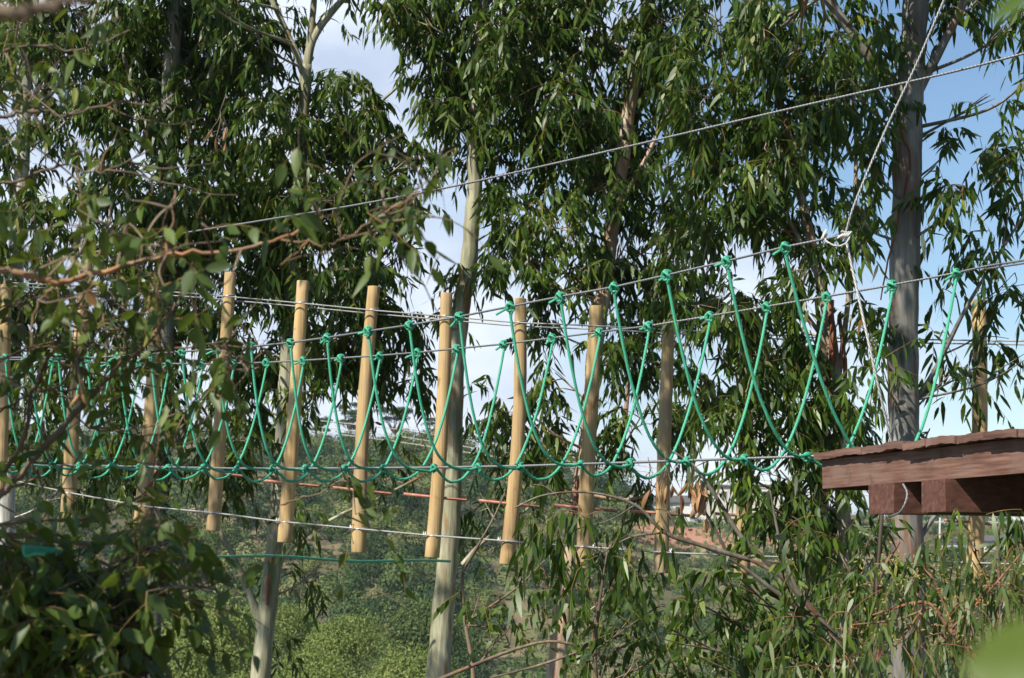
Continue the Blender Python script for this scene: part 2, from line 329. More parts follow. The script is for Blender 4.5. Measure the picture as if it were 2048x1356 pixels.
def eucalyptus(name, label, trunk, Y, bark, limbs=(), blobs=(), leafmat='euc', strips=(), LL=.155, LW=.033, dens=.84, nl=9, group=None, twigm='twig_yel', branchm=None, hang=.8, thick=1.0, shade=()):
    p, r = pxpath(trunk, Y, 8); p, r = gnarl(p, r)
    root = thing(name, p[-1], label, 'tree', group); O = p[-1]
    MB().tube(p, r, 16).build('trunk', M[bark], root, origin=O)
    allp = [p]; allr = [r]
    for lb in limbs:
        q, qr = pxpath(lb, Y, 7); q, qr = gnarl(q, qr); MB().tube(q, qr, 10).build('limb', M[bark], root, origin=O); allp.append(q); allr.append(qr)
    AP = np.concatenate(allp); AR = np.concatenate(allr)
    bm_, lm, sm = MB(), MB(), MB()
    blobs = list(blobs)
    for (px, py, Yt, tt, rp, dn) in shade:          # crown clumps added out of view up-sun to shade (px, py) at depth Yt
        q = P(px, py, Yt) + sd * tt; qx, qy = proj(q); blobs.append((qx, qy, rp * FX / q.y, dn, q.y - Y, 1))
    for bl in blobs:
        px, py, rp = bl[:3]; dn = bl[3] if len(bl) > 3 else 1; dy = bl[4] if len(bl) > 4 else rng.uniform(-.5, .5)
        c = np.array(tuple(P(px, py, Y + dy))); rr = rp * (Y + dy) / FX
        d = np.linalg.norm(AP - c, axis=1) + np.maximum(0, AP[:, 2] - c[2] + .25) * 2.5
        i = 0 if len(bl) > 5 else int(np.argmin(d)); a = AP[i]; ln = np.linalg.norm(c - a)
        mid = a * .45 + c * .55 + np.array([*rng.normal(0, .06 * ln, 2), (-.10 if len(bl) < 6 else .12) * ln + .05]); br = min(AR[i] * .5, .008 + .009 * ln)
        lp = crom([a, mid, c + np.array([0, 0, .25 * rr])], 6); lr = np.linspace(br, br * .4, len(lp))
        if ln > .15: bm_.tube(lp, lr, 6, cap=False)
        dn = dn * ((.95 if px > 1330 else .62) if py > 950 else 1)
        nleaf = 1250 * math.pi * rr * rr * dens * dn * (.15 / LL) * (.026 / LW); ns = max(int(nleaf / nl), 3); ne = max(int(ns / 7), 2)
        e = unit(rng.normal(size=(ne, 3))) * (rng.uniform(.15, 1, ne) ** .45)[:, None] * rr * .84 * np.array([1, .95 * thick, .95]) + c
        for q in e:
            st = lp[int(rng.integers(len(lp) // 2, len(lp)))]; md = (st + q) / 2 + np.array([*rng.normal(0, .12 * rr, 2), .05 * rr + rng.normal(0, .06 * rr)])
            bm_.tube(crom([st, md, q], 3), np.linspace(br * .36 + .002, .0022, 7), 4, cap=False)
        o = e[rng.integers(0, ne, ns)]; o = o + rng.normal(0, .04 + .04 * rr, (ns, 3))
        dv = (o - c) / rr * .6 + rng.normal(0, .55, (ns, 3)); dv[:, 2] -= .05
        sprays(lm, sm, o, dv, .25, nl, LL, LW, hang)
    if bm_.n: bm_.build('branches', M[branchm or bark], root, origin=O)
    if sm.n:
        tw = sm.build('twigs', M[twigm], root, origin=O); lm.build('crown', M[leafmat], root, origin=O)
    for s in strips:
        q, qr = pxpath(s, Y - .12, 5); q[:, 0] += rng.normal(0, .004, len(q)); mb = MB().tube(q, qr, 5); mb.build('bark_strip', M['strip'], root, origin=O)
    return root

# ================================================================== GROUND
def lerp(x, xs, ys): return np.interp(x, xs, ys)
def zground(x, y):
    x = np.asarray(x, float); y = np.asarray(y, float)
    near = lerp(y, [-3000, -60, 0, 6, 20, 40, 60, 100, 120], [0, -1.2, -1.75, -2.6, -7, -13, -16.5, -15, -11.5])
    px = 1024 + FX * x / np.maximum(y, 80)
    yr = lerp(px, [-2000, 0, 500, 800, 1000, 1120, 1250, 1360, 2048, 4000], [880, 904, 908, 916, 945, 970, 1015, 1040, 1052, 1040])
    Rz = (1150 - yr) / FX * 300
    t = np.clip((y - 120) / 180, 0, 1); far = -11.5 + (Rz + 11.5) * t
    far = np.where(y > 300, Rz - np.clip((y - 300) / 150, 0, 1) * 9, far)
    z = np.where(y < 120, near, far)
    b = 1.4 * np.sin(x * .055 + 1.1) * np.cos(y * .048) + .8 * np.sin(x * .13 + y * .11) + .35 * np.sin(x * .37) * np.sin(y * .31 + 2)
    return z + b * np.clip((y - 15) / 60, 0, 1) * np.clip((1500 - y) / 500, 0, 1)
gx = np.unique(np.concatenate([np.linspace(-110, 130, 121), np.linspace(-1200, -110, 24), np.linspace(130, 1200, 24)]))
gy = np.unique(np.concatenate([np.linspace(-20, 340, 181), np.linspace(-700, -20, 16), np.linspace(340, 1650, 40)]))
X_, Y_ = np.meshgrid(gx, gy); nx, ny = len(gx), len(gy)
i, j = np.meshgrid(np.arange(ny - 1), np.arange(nx - 1), indexing='ij'); i = i.ravel(); j = j.ravel()
gm, t, b, o = newmat('hillside_ground')
ge = t.nodes.new('ShaderNodeNewGeometry')
n1 = noise(t, .06, 6, vec=ge.outputs['Position']); n2 = noise(t, .6, 6, vec=ge.outputs['Position']); n3 = noise(t, .16, 5, vec=ge.outputs['Position'])
c = ramp(t, n1, [(.38, (.045, .05, .02)), (.5, (.11, .10, .045)), (.62, (.2, .16, .09))])
c = mixc(t, .6, c, ramp(t, n2, [(.3, (.45, .5, .4)), (.7, (1.3, 1.25, 1.2))]), 'MULTIPLY')
def patch(c, ctr, rad, col, amt=.55):
    q = t.nodes.new('ShaderNodeVectorMath'); q.operation = 'SUBTRACT'; q.inputs[1].default_value = ctr; t.links.new(ge.outputs['Position'], q.inputs[0])
    s = t.nodes.new('ShaderNodeVectorMath'); s.operation = 'DIVIDE'; s.inputs[1].default_value = rad; t.links.new(q.outputs[0], s.inputs[0])
    l = t.nodes.new('ShaderNodeVectorMath'); l.operation = 'LENGTH'; t.links.new(s.outputs[0], l.inputs[0])
    a = t.nodes.new('ShaderNodeMath'); a.operation = 'MULTIPLY_ADD'; t.links.new(n3, a.inputs[0]); a.inputs[1].default_value = 1.6; t.links.new(l.outputs['Value'], a.inputs[2])
    return mixc(t, ramp(t, a.outputs[0], [(.0, (1, 1, 1))] + [(.99, (0, 0, 0))]) if False else rampfac(a.outputs[0], amt), c, col)
def rampfac(v, amt):
    m_ = t.nodes.new('ShaderNodeMapRange'); m_.inputs['From Min'].default_value = 1.9; m_.inputs['From Max'].default_value = 1.55
    m_.inputs['To Min'].default_value = 0; m_.inputs['To Max'].default_value = amt; t.links.new(v, m_.inputs[0]); return m_.outputs[0]
def hit(px, py, y0=120):
    for y in np.arange(y0, 420, .5):
        p = P(px, py, y)
        if zground(p[0], p[1]) >= p[2]: return p
    return P(px, py, 300)
h1 = hit(1500, 1085); h2 = hit(1390, 1065); h3 = hit(1640, 1095); h4 = hit(635, 1243); h5 = hit(1500, 1120); h6 = hit(1110, 1240)
for hh, rr_, col in ((h1, (16, 12, 30), (.36, .17, .11)), (h2, (8, 6, 30), (.38, .18, .12)), (h3, (12, 10, 30), (.34, .15, .10)), (h5, (14, 8, 30), (.25, .2, .1)), (h6, (5, 16, 30), (.16, .13, .07)), (h4, (3.4, 7, 30), (.14, .10, .095))):
    c = patch(c, tuple(hh), rr_, col, .9)
t.links.new(c, b.inputs['Base Color']); b.inputs['Roughness'].default_value = .95; bump(t, b, n2, .6, .4)
gr = MB().add(np.stack([X_.ravel(), Y_.ravel(), zground(X_, Y_).ravel()], 1), np.stack([i * nx + j, i * nx + j + 1, (i + 1) * nx + j + 1, (i + 1) * nx + j], 1)).build('ground', gm)
gr['kind'] = 'structure'

# ------------------------------------------------------------------ far forest
def crown_tpl(n, size, flat=.8, lobes=7, asp=1.0, spread=.5):
    """quads spread over a lobed crown; returns verts (n,4,3)"""
    lc = unit(rng.normal(size=(lobes, 3))) * .52; lc[:, 2] = np.abs(lc[:, 2]) * .8; lr = rng.uniform(.34, .55, lobes)
    k = rng.integers(0, lobes, n); d = unit(rng.normal(size=(n, 3))); d[:, 2] = np.where(rng.random(n) < .7, np.abs(d[:, 2]), d[:, 2])
    c = lc[k] + d * (lr[k] * rng.uniform(.75, 1.08, n))[:, None]
    nr = unit(d + rng.normal(0, spread, (n, 3))); a = unit(np.cross(nr, rng.normal(size=(n, 3)))); bb = np.cross(nr, a)
    s = size * rng.uniform(.5, 1.3, (n, 1)); q = [c - a * s * asp, c - bb * s * .6 + nr * s * .15, c + a * s * asp, c + bb * s * .6 - nr * s * .1]
    V = np.stack(q, 1); V[:, :, 2] *= flat; return V
tpls = [crown_tpl(1000, .046, lobes=int(rng.integers(2, 6)), flat=rng.uniform(.85, 1.35), spread=.16) for _ in range(9)]
tpls2 = [crown_tpl(560, .058, lobes=int(rng.integers(2, 6)), flat=rng.uniform(.8, 1.3), spread=.16) for _ in range(9)]
fm = MB(); tm = MB(); nfor = 0
def forest_ok(px, py, p):
    if px > 1250 and py > 985: return .10 if py < 1130 else .42
    if 980 < px < 1250 and py > 1210: return .35
    if 590 < px < 680 and 1205 < py < 1262: return 0
    if 1100 < px <= 1250: return .7
    return 1
cells = {}
for _ in range(16000):
    y = 118 + 215 * rng.random() ** .85; x = rng.uniform(-.34, .34) * y
    z = float(zground(x, y)); px, py = proj((x, y, z)); pr = forest_ok(px, py, None)
    if rng.random() > pr: continue
    key = (int(x / 3.1), int(y / 4.4))
    if key in cells: continue
    cells[key] = 1
    rr = rng.uniform(1.0, 2.7) * (1 if pr > .5 else .62); hgt = rr * rng.uniform(.9, 2.3) * (1 if pr > .5 else .5)
    V = (tpls if y < 200 else tpls2)[int(rng.integers(9))]; a = rng.uniform(0, 6.28); ca, sa = math.cos(a), math.sin(a)
    Q = V.copy(); Q[:, :, 0] = V[:, :, 0] * ca - V[:, :, 1] * sa; Q[:, :, 1] = V[:, :, 0] * sa + V[:, :, 1] * ca
    Q = Q * rr * 1.15 + np.array([x, y, z + hgt * .65])
    n = len(Q); base = rng.beta(.8, 1.1) * .95
    fm.add(Q.reshape(-1, 3), np.arange(n * 4).reshape(n, 4), rnd=np.clip(base + rng.normal(0, .03, n), 0, 1)); nfor += 1
    if rng.random() < .10:
        tp = np.array([[x, y, z], [x + rng.normal(0, .3), y, z + hgt], [x + rng.normal(0, .6), y - .4, z + hgt + rr * .8]])
        tm.tube(tp, [.10, .08, .03], 4, cap=False)
# undergrowth: low scrub tufts between the trees
n = 26000; y = 116 + 200 * rng.random(n); x = rng.uniform(-.32, .32, n) * y; z = zground(x, y)
keep = np.ones(n, bool); pxs = 1024 + FX * x / y
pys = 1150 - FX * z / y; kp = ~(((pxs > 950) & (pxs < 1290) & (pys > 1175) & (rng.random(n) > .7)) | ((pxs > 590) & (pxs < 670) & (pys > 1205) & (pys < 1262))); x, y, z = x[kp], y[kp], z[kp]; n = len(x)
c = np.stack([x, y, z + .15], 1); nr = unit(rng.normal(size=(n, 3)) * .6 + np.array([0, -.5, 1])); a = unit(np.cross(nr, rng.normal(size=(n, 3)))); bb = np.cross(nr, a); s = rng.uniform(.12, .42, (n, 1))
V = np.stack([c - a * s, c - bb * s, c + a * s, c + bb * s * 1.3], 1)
fm.add(V.reshape(-1, 3), np.arange(n * 4).reshape(n, 4), rnd=np.clip(np.where(1024 + FX * x / y < 960, .08, .6) + rng.normal(0, .12, n), 0, 1))  # left tufts coloured darker to stand in for shade between the crowns
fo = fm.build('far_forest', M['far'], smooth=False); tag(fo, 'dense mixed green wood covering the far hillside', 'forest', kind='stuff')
print('forest crowns', nfor)

# ridge trees that stand out against the sky
def ridge_tree(px, py_base, py_top, wpx, label, umbrella=True):
    Y = 296; bp = P(px, py_base, Y); bp.z = min(bp.z, float(zground(bp.x, bp.y)) + .2); top = P(px, py_top, Y); h = top.z - bp.z; w = wpx * Y / FX / 2
    rt = thing('ridge_tree', bp, label, 'tree', 'tall trees on the far ridge')
    tp = [Vector((0, 0, 0)), Vector((.2, 0, h * .35)), Vector((-.1, 0, h * .62))]
    tk = MB().tube(crom(tp, 4), np.linspace(.22, .14, 9), 6).build('trunk', M['bark_dark'], rt)
    cr_, br = MB(), MB()
    for k in range(9):
        a = k * 2.4 + rng.uniform(0, 1); rad = w * rng.uniform(.25, .75); c = Vector((math.cos(a) * rad, math.sin(a) * rad * .7, h * (rng.uniform(.68, .9) if umbrella else rng.uniform(.45, .9))))
        br.tube(crom([Vector((0, 0, h * .5)), Vector((c.x * .4, c.y * .4, h * .6)), c], 4), np.linspace(.12, .04, 9), 4)
        V = crown_tpl(420, .10, flat=.5 if umbrella else .8, lobes=5) * w * .62; V += np.array(tuple(c)); cr_.add(V.reshape(-1, 3), np.arange(1680).reshape(420, 4), rnd=np.clip(rng.normal(.25, .1, 420), 0, 1))
    br.build('branches', M['bark_dark'], rt); cr_.build('crown', M['far'], rt, smooth=False)
ridge_tree(788, 885, 808, 80, 'flat topped umbrella shaped tree standing tallest on the far ridge')
ridge_tree(862, 890, 828, 40, 'small dark tree on the ridge just right of the umbrella shaped tree', False)
ridge_tree(700, 890, 800, 60, 'bushy ridge tree left of the umbrella shaped tree behind the sixth log', False)
ridge_tree(640, 895, 806, 46, 'narrow bushy ridge tree between the fifth and sixth hanging logs', False)
ridge_tree(1085, 945, 893, 46, 'low rounded ridge tree beside the thin pole', False)

# valley trees, bright green, lower left
vt = []
for q in range(3):
    V = crown_tpl(17000, .0165, flat=1.05, lobes=20, asp=1.7, spread=.6); mb = MB(); mb.add(V.reshape(-1, 3), np.arange(len(V) * 4).reshape(-1, 4), rnd=np.clip(rng.normal(.45, .2, len(V)), 0, 1)); vt.append(mb)
vmesh = None
vspots = [(410, 1175, 62, 210, 'bright green leafy valley tree left of the forked trunk'), (620, 1290, 58, 150, 'rounded yellow green valley tree right of the forked trunk'),
          (700, 1215, 84, 120, 'pale green valley tree below the bare brown patch'), (835, 1285, 74, 150, 'rounded light green valley tree beside the pale leaning trunk'),
          (330, 1260, 50, 170, 'bright valley tree partly hidden by the dark foreground leaves'), (820, 1180, 100, 140, 'dark bushy valley tree left of the pale leaning trunk'),
          (500, 1330, 46, 150, 'yellow green treetop at the bottom edge by the forked trunk'), (560, 1190, 88, 120, 'green valley tree just above the yellow green treetops'),
          (730, 1345, 50, 130, 'light green treetop at the bottom edge left of the pale trunk'), (160, 1240, 75, 220, 'valley tree behind the dark foreground bush')]
for k, (px, py, Y, w, lb) in enumerate(vspots):
    top = P(px, py, Y); rr = w * Y / FX / 2 * 1.75; g0 = float(zground(top.x, top.y)); h = top.z - g0
    rt = thing('valley_tree', (top.x, top.y, g0), lb, 'tree', 'trees on the valley floor'); rt.rotation_euler = (0, 0, k * 1.3)
    if k < 3:
        co = vt[k].build('crown', M['valley'], rt, smooth=False)
        if vmesh is None: vmesh = [co.data]
        else: vmesh.append(co.data)
    else:
        co = bpy.data.objects.new('crown', vmesh[k % 3]); COL.objects.link(co); co.parent = rt
    co.scale = (rr, rr, rr * 1.15); co.location = (0, 0, h - rr * 1.1)
    if k == 5:
        co.data = co.data.copy(); co.data.materials[0] = M['far']
    MB().tube([(0, 0, -.3), (.15, 0, (h - rr) * .5), (0, .1, h - rr)], [.2, .16, .1], 8).build('trunk', M['bark_grey'], rt)

# ------------------------------------------------------------------ village on the ridge
def plain(name, c1, c2, sc_=2., rough=.8):
    m, t, b, o = newmat(name); t.links.new(ramp(t, noise(t, sc_, 5), [(.3, c1), (.7, c2)]), b.inputs['Base Color']); b.inputs['Roughness'].default_value = rough; return m
M['wall_grey'] = plain('grey_board_wall', (.2, .21, .23), (.3, .31, .33)); M['wall_white'] = plain('whitewashed_wall', (.55, .55, .53), (.72, .71, .68))
M['wall_cream'] = plain('cream_block_wall', (.48, .44, .38), (.62, .58, .5)); M['roof_dark'] = plain('dark_sheet_roof', (.07, .07, .075), (.13, .12, .12))
M['roof_red'] = plain('red_tile_roof', (.32, .09, .06), (.45, .16, .1)); M['win'] = plain('dark_window', (.02, .025, .03), (.05, .055, .06), rough=.2)
def house(px, py, Yh, wpx, hpx, depth, wallm, roofm, label, roof='gable', rz=0, wins=(), lower=None, name='house'):
    p = hit(px, py) if Yh is None else P(px, py, Yh); s = p.y / FX; w = wpx * s; h = hpx * s
    rt = thing(name, p, label, 'house' if name == 'house' else 'building', 'houses on the far ridge'); rt.rotation_euler = (0, 0, R(rz))
    h0 = h * (1 - (.32 if roof == 'gable' else .06))
    MB().box((0, depth / 2, h0 / 2 - 1), (w, 0, 0), (0, depth, 0), (0, 0, h0 + 2)).build('wall', M[wallm], rt, smooth=False)
    if lower: MB().box((0, depth / 2, lower * h0 / 2 - .55), (w + .1, 0, 0), (0, depth + .1, 0), (0, 0, lower * h0 + 1)).build('plinth', M['wall_white'], rt, smooth=False)
    e = .35
    if roof == 'gable':
        v = [(-w / 2 - e, -e, h0), (w / 2 + e, -e, h0), (w / 2 + e, depth + e, h0), (-w / 2 - e, depth + e, h0), (-w / 2 - e, depth / 2, h), (w / 2 + e, depth / 2, h)]
        v += [(a, b_, c_ - .15) for a, b_, c_ in v[:4]]
        MB().add(v, [np.array([[0, 1, 5, 4], [2, 3, 4, 5], [6, 7, 1, 0], [8, 9, 3, 2], [9, 8, 7, 6]]), np.array([[0, 4, 3], [1, 2, 5]])]).build('roof', M[roofm], rt, smooth=False)
    elif roof == 'gablefront':
        hh = h - h0; v = [(-w / 2, 0, h0), (w / 2, 0, h0), (0, 0, h0 + hh * .9)]
        MB().add(v, np.array([[0, 1, 2]])).build('gable', M[wallm], rt, smooth=False)
    else:
        MB().box((0, depth / 2, h0 + .12), (w + .7, 0, 0), (0, depth + .7, 0), (0, 0, .24)).build('roof', M[roofm], rt, smooth=False)
    for wx, wz, ww, wh in wins:
        f = MB().box((wx * w, -.02, wz * h0), (ww + .16, 0, 0), (0, .08, 0), (0, 0, wh + .16)).build('window', M['wall_white'], rt, smooth=False)
        MB().box((wx * w, -.05, wz * h0), (ww, 0, 0), (0, .06, 0), (0, 0, wh)).build('pane', M['win'], f, smooth=False)
    return rt
house(1425, 1036, None, 54, 48, 5, 'wall_grey', 'roof_dark', 'grey boarded house with two dark windows and white base behind the dried leaves', wins=[(-.28, .62, .55, .6), (.14, .62, .55, .6), (.2, .14, .6, .5)], lower=.3)
house(1490, 1010, 290, 140, 40, 6, 'wall_cream', 'roof_dark', 'long cream block building with dark flat roof behind the tall log', roof='flat', wins=[(-.3, .55, .8, .9), (-.1, .55, .8, .9), (.3, .55, .8, .9)])
house(1340, 1034, 292, 80, 44, 5, 'wall_white', 'roof_dark', 'white walled house left of the grey boarded house', wins=[(-.2, .5, .7, .8), (.2, .5, .7, .8)])
house(1572, 1046, None, 60, 48, 5, 'wall_white', 'roof_dark', 'white house with dark roof among the leaves left of the platform', wins=[(-.2, .5, .7, .7), (.2, .5, .7, .7)])
house(1915, 1112, None, 46, 30, 4, 'wall_white', 'roof_dark', 'low white house below the platform at the right', roof='flat', wins=[(-.2, .5, .6, .5)])
house(1990, 1104, None, 60, 34, 5, 'wall_cream', 'roof_dark', 'cream house with dark roof at the right edge below the platform', wins=[(-.2, .5, .7, .7), (.2, .5, .7, .7)])
house(1250, 1003, 290, 60, 34, 5, 'wall_cream', 'roof_dark', 'small cream house on the ridge behind the hanging leaves', wins=[(0, .5, .7, .7)])
for px, py0, py1, lb in ((1072, 855, 960, 'thin pale utility pole on the ridge between the logs'), (1878, 1035, 1112, 'thin pale utility pole beside the low white house')):
    Yp = 285 if px < 1500 else 230; a = P(px, py1, Yp); b_ = P(px + 2, py0, Yp)
    a.z = float(zground(a.x, a.y)) - .2
    rt = thing('utility_pole', a, lb, 'pole'); MB().tube([Vector((0, 0, 0)), b_ - a], [.14, .1], 8).build('mast', M['bark_white'], rt)
    MB().box(b_ - a - Vector((0, 0, .5)), (1.6, 0, 0), (0, .1, 0), (0, 0, .1)).build('crossarm', M['bark_white'], rt, smooth=False)
for k, (ya, yb, yc) in enumerate(((826, 868, 958), (838, 882, 966), (848, 893, 974))):
    p = crom([P(380, ya - 8, 210), P(560, ya + 8, 210), P(790, yb - 10, 210), P(1072, yb + 32, 210), P(1500, yc, 210), P(2100, yc + 40, 210)], 8)
    tag(MB().tube(p, .045, 5).build('power_line', M['wire'], origin=p[0]), ['topmost', 'middle', 'lowest'][k] + ' of the three pale power lines crossing the far hillside', 'wire', 'power lines')

# ================================================================== HANGING LOG BRIDGE (behind)
def logY(px): return 18.4 - px / 2048 * 1.2
logs = [(12, 562, -2, 990, 25), (174, 520, 136, 1025, 27), (312, 556, 282, 1046, 28), (461, 545, 426, 1062, 26), (606, 562, 569, 1085, 27), (748, 573, 717, 1105, 27),
        (893, 586, 864, 1115, 27), (1041, 597, 1013, 1129, 27), (1192, 612, 1166, 1137, 29), (1338, 640, 1322, 1146, 27), (1493, 655, 1484, 1150, 30), (1657, 600, 1648, 1150, 26), (1958, 600, 1947, 1165, 31)]
ords = ['first', 'second', 'third', 'fourth', 'fifth', 'sixth', 'seventh', 'eighth', 'ninth', 'tenth', 'eleventh', 'twelfth', 'last']
extra = ['at the left edge behind the white trunk', 'behind the foreground twigs', 'behind the brown branch', 'with leaf shadows at its top', 'touching the forked trunk', 'clear against the dark crown', 'in front of the pale leaning trunk', 'lit fully beside the gap of sky', 'overlapping the pinkish trunk', 'beside the dried brown leaves', 'in front of the cream building', 'with peeling bark strips above the leaves', 'standing up behind the wooden platform']
def top_cable(px): return lerp(px, [-60, 180, 400, 620, 740, 880, 1030, 1200, 1650, 2150], [562, 573, 588, 608, 620, 632, 645, 652, 676, 684])
def low_cable(px): return lerp(px, [-60, 60, 135, 282, 440, 560, 700, 860, 1000, 1145, 1330, 1500, 2150], [945, 968, 985, 1012, 1027, 1043, 1056, 1071, 1081, 1092, 1105, 1112, 1132])
for k, (x0, y0, x1, y1, w) in enumerate(logs):
    Yl = logY((x0 + x1) / 2); a = P(x0, y0, Yl); b_ = P(x1, y1, Yl); r = w * Yl / FX / 2
    rt = thing('hanging_log', b_, 'upright pale log, %s from the left, %s' % (ords[k], extra[k]), 'log', 'logs hanging upright from the wire cables')
    d = a - b_; n = 22; pts = []; rr = []
    bx, by = rng.normal(0, .02, 2)
    for i_ in range(n):
        f = i_ / (n - 1); q = d * f; q.x += bx * math.sin(f * 3.14); q.y += by * math.sin(f * 3.14); pts.append(q); rr.append(r * (1.1 - .2 * f) * (1 + .015 * math.sin(i_ * 1.7 + k)))
    pts = [pts[0]] + [pts[0] + d * .002] + pts[1:-1] + [pts[-1] - d * .002, pts[-1]]; rr = [rr[0] * .96] + [rr[0]] + rr[1:-1] + [rr[-1], rr[-1] * .96]
    MB().tube(pts, rr, 18).build('pole', M['pine'], rt)
    for nm, fn in (('wire_loop', top_cable), ('wire_loop', low_cable)):
        xc = x0 + (x1 - x0) * .2 if fn is top_cable else x0 + (x1 - x0) * .9
        f = (y1 - fn(xc)) / (y1 - y0); c = d * f; rad = r * (1.1 - .2 * f) + .004
        th = np.linspace(0, 6.283, 25); mb = MB().tube([(c.x + math.cos(q) * rad, c.y + math.sin(q) * rad, c.z + .012 * math.cos(q)) for q in th], .0035, 5, cap=False)
        mb.build(nm, M['galv'], rt)
    # clamp on the lower cable, left of the pole
    f = (y1 - low_cable(x1)) / (y1 - y0); c = d * f + Vector((-r * 1.25 if k < 8 else r * 1.35, -.01, .0))
    mb = MB().box(c, (.03, 0, 0), (0, .022, 0), (0, 0, .035)); mb.tube([c + Vector((.008, 0, -.03)), c + Vector((.008, 0, .035))], .005, 6); mb.tube([c + Vector((-.008, 0, -.03)), c + Vector((-.008, 0, .035))], .005, 6)
    mb.build('cable_clamp', M['galv'], rt)
    yr_ = lerp(x1, [0, 282, 426, 569, 717, 864, 1013, 1166, 1322, 1484, 2000], [890, 908, 948, 968, 983, 996, 1009, 1018, 1028, 1033, 1048])
    f = (y1 - yr_) / (y1 - y0); c = d * f; hl = rng.uniform(56, 64) * Yl / FX
    if 2 < k:
        MB().tube([c + Vector((-hl, .0, .03 if k < 9 else .02)), c + Vector((0, 0, .0)), c + Vector((hl, 0, -.025))], .0135, 8).build('foot_peg', M['rod'], rt)
for fn, off, dy, lb in ((top_cable, 0, -.09, 'upper of the two pale wire cables holding the tops of the logs'), (top_cable, 7, .09, 'lower of the two pale wire cables holding the tops of the logs'), (low_cable, 0, -.07, 'pale wire cable clamped along the lower ends of the logs')):
    xs = np.linspace(-60, 2120, 60); p = [P(x, float(fn(x)) + off, logY(x) + dy) for x in xs]
    tag(MB().tube(crom(p, 3), .0065 if fn is top_cable else .008, 8).build('wire_cable', M['cable_light'], origin=p[0]), lb, 'cable', 'cables of the log crossing')

# ================================================================== GREEN ROPE BRIDGE
def ropY(px): return 1 / (.0625 + px * 1.881e-5)
F = [1745, 1615, 1490, 1375, 1262, 1163, 1042, 958, 868, 767, 690, 612, 547, 475, 408, 337, 280, 222, 160, 105, 50, 0]
B = [1912, 1785, 1653, 1534, 1420, 1298, 1200, 1105, 1008, 915, 835, 760, 683, 607, 533, 468, 405, 338, 280, 222, 165, 105]
A = [1570, 1455, 1335, 1228, 1122, 1020, 920, 820, 738, 655, 582, 503, 435, 365, 303, 240, 175, 118, 62, 12, -42, -95]
def ay(px): return lerp(px, [-200, 20, 175, 300, 435, 503, 582, 655, 738, 820, 920, 1020, 1122, 1228, 1335, 1455, 1570, 1690], [712, 715, 716, 708, 698, 693, 685, 675, 662, 650, 633, 613, 593, 574, 550, 522, 494, 468])
def by(px): return lerp(px, [-200, 50, 222, 405, 533, 607, 683, 760, 835, 915, 1008, 1105, 1200, 1298, 1420, 1534, 1653, 1785, 1912, 2048, 2200], [714, 720, 726, 728, 725, 721, 716, 711, 705, 697, 688, 676, 664, 652, 632, 613, 593, 570, 546, 520, 492])
def fy(px): return lerp(px, [-100, 50, 220, 475, 612, 868, 1042, 1163, 1262, 1375, 1490, 1640, 1760], [925, 929, 932, 937, 937, 935, 932, 928, 925, 921, 917, 912, 908])
HW = .38
def aY(px): # depth of the near hand cable at pixel column px
    return float(np.interp(px, A[::-1], [ropY(f) - HW for f in F[::-1]]))
def bY(px): return float(np.interp(px, B[::-1], [ropY(f) + HW for f in F[::-1]]))
def cable(name, fn, yf, x0, x1, r, label, mat='cable', sag=0):
    xs = np.linspace(x0, x1, 90); p = [P(x, float(fn(x)), yf(x)) for x in xs]
    o = MB().tube(p, r, 8).build(name, M[mat], origin=p[0]); tag(o, label, 'cable', 'steel cables of the rope bridge'); return p
cable('hand_cable', ay, aY, -95, 1570, .0065, 'near grey hand cable of the green rope bridge, running up to the white rope')
cable('hand_cable', by, bY, -60, 1912, .0065, 'far grey hand cable of the green rope bridge, passing across the thick trunk')
cable('foot_cable', fy, ropY, -60, 1760, .0075, 'grey foot cable along the bottoms of the green rope loops')
# the ends of both hand cables, extended straight to their anchors, are part of those cables
def knot_mesh(seed, tail=True, scale=1.0):
    rs = np.random.default_rng(seed); mb = MB(); r = .0095 * scale
    for q, (dx, tl) in enumerate(((-.013, .35), (.011, -.3))):
        th = np.linspace(0, 6.283, 22); R0 = .0215 * scale
        mb.tube([(dx * scale + tl * R0 * math.sin(a) * .6, math.cos(a) * R0, math.sin(a) * R0 * 1.15) for a in th], r, 8, cap=False)
    p = crom([(-.022, -.018, -.004), (-.004, -.035, .012), (.022, -.032, -.004), (.03, -.016, -.022), (.012, -.006, -.036), (0, 0, -.05)], 5) * scale; mb.tube(p, r, 8)
    p = crom([(.02, .01, .018), (.0, -.026, .022), (-.024, -.022, -.006), (-.012, -.012, -.03), (.01, -.01, -.03)], 5) * scale; mb.tube(p, r, 8)
    if tail:
        e = np.array([-.05 - rs.uniform(0, .05), -.01, -.022 - rs.uniform(0, .05)]); mb.tube(crom([np.array([-.008, -.024, -.012]), e * .55, e], 4) * scale, r * .92, 8)
    return mb
kn = []
for s_ in range(5): 
    k0 = knot_mesh(s_, tail=s_ != 1).build('knot', M['green_rope']); kn.append(k0.data); bpy.data.objects.remove(k0)
kn2 = knot_mesh(9, tail=False).build('knot', M['green_rope']); knf = kn2.data; bpy.data.objects.remove(kn2)
nth = ['', 'second', 'third', 'fourth', 'fifth', 'sixth', 'seventh', 'eighth', 'ninth', 'tenth', 'eleventh', 'twelfth', 'thirteenth', 'fourteenth', 'fifteenth', 'sixteenth', 'seventeenth', 'eighteenth', 'nineteenth', 'twentieth', 'twenty first', 'twenty second']
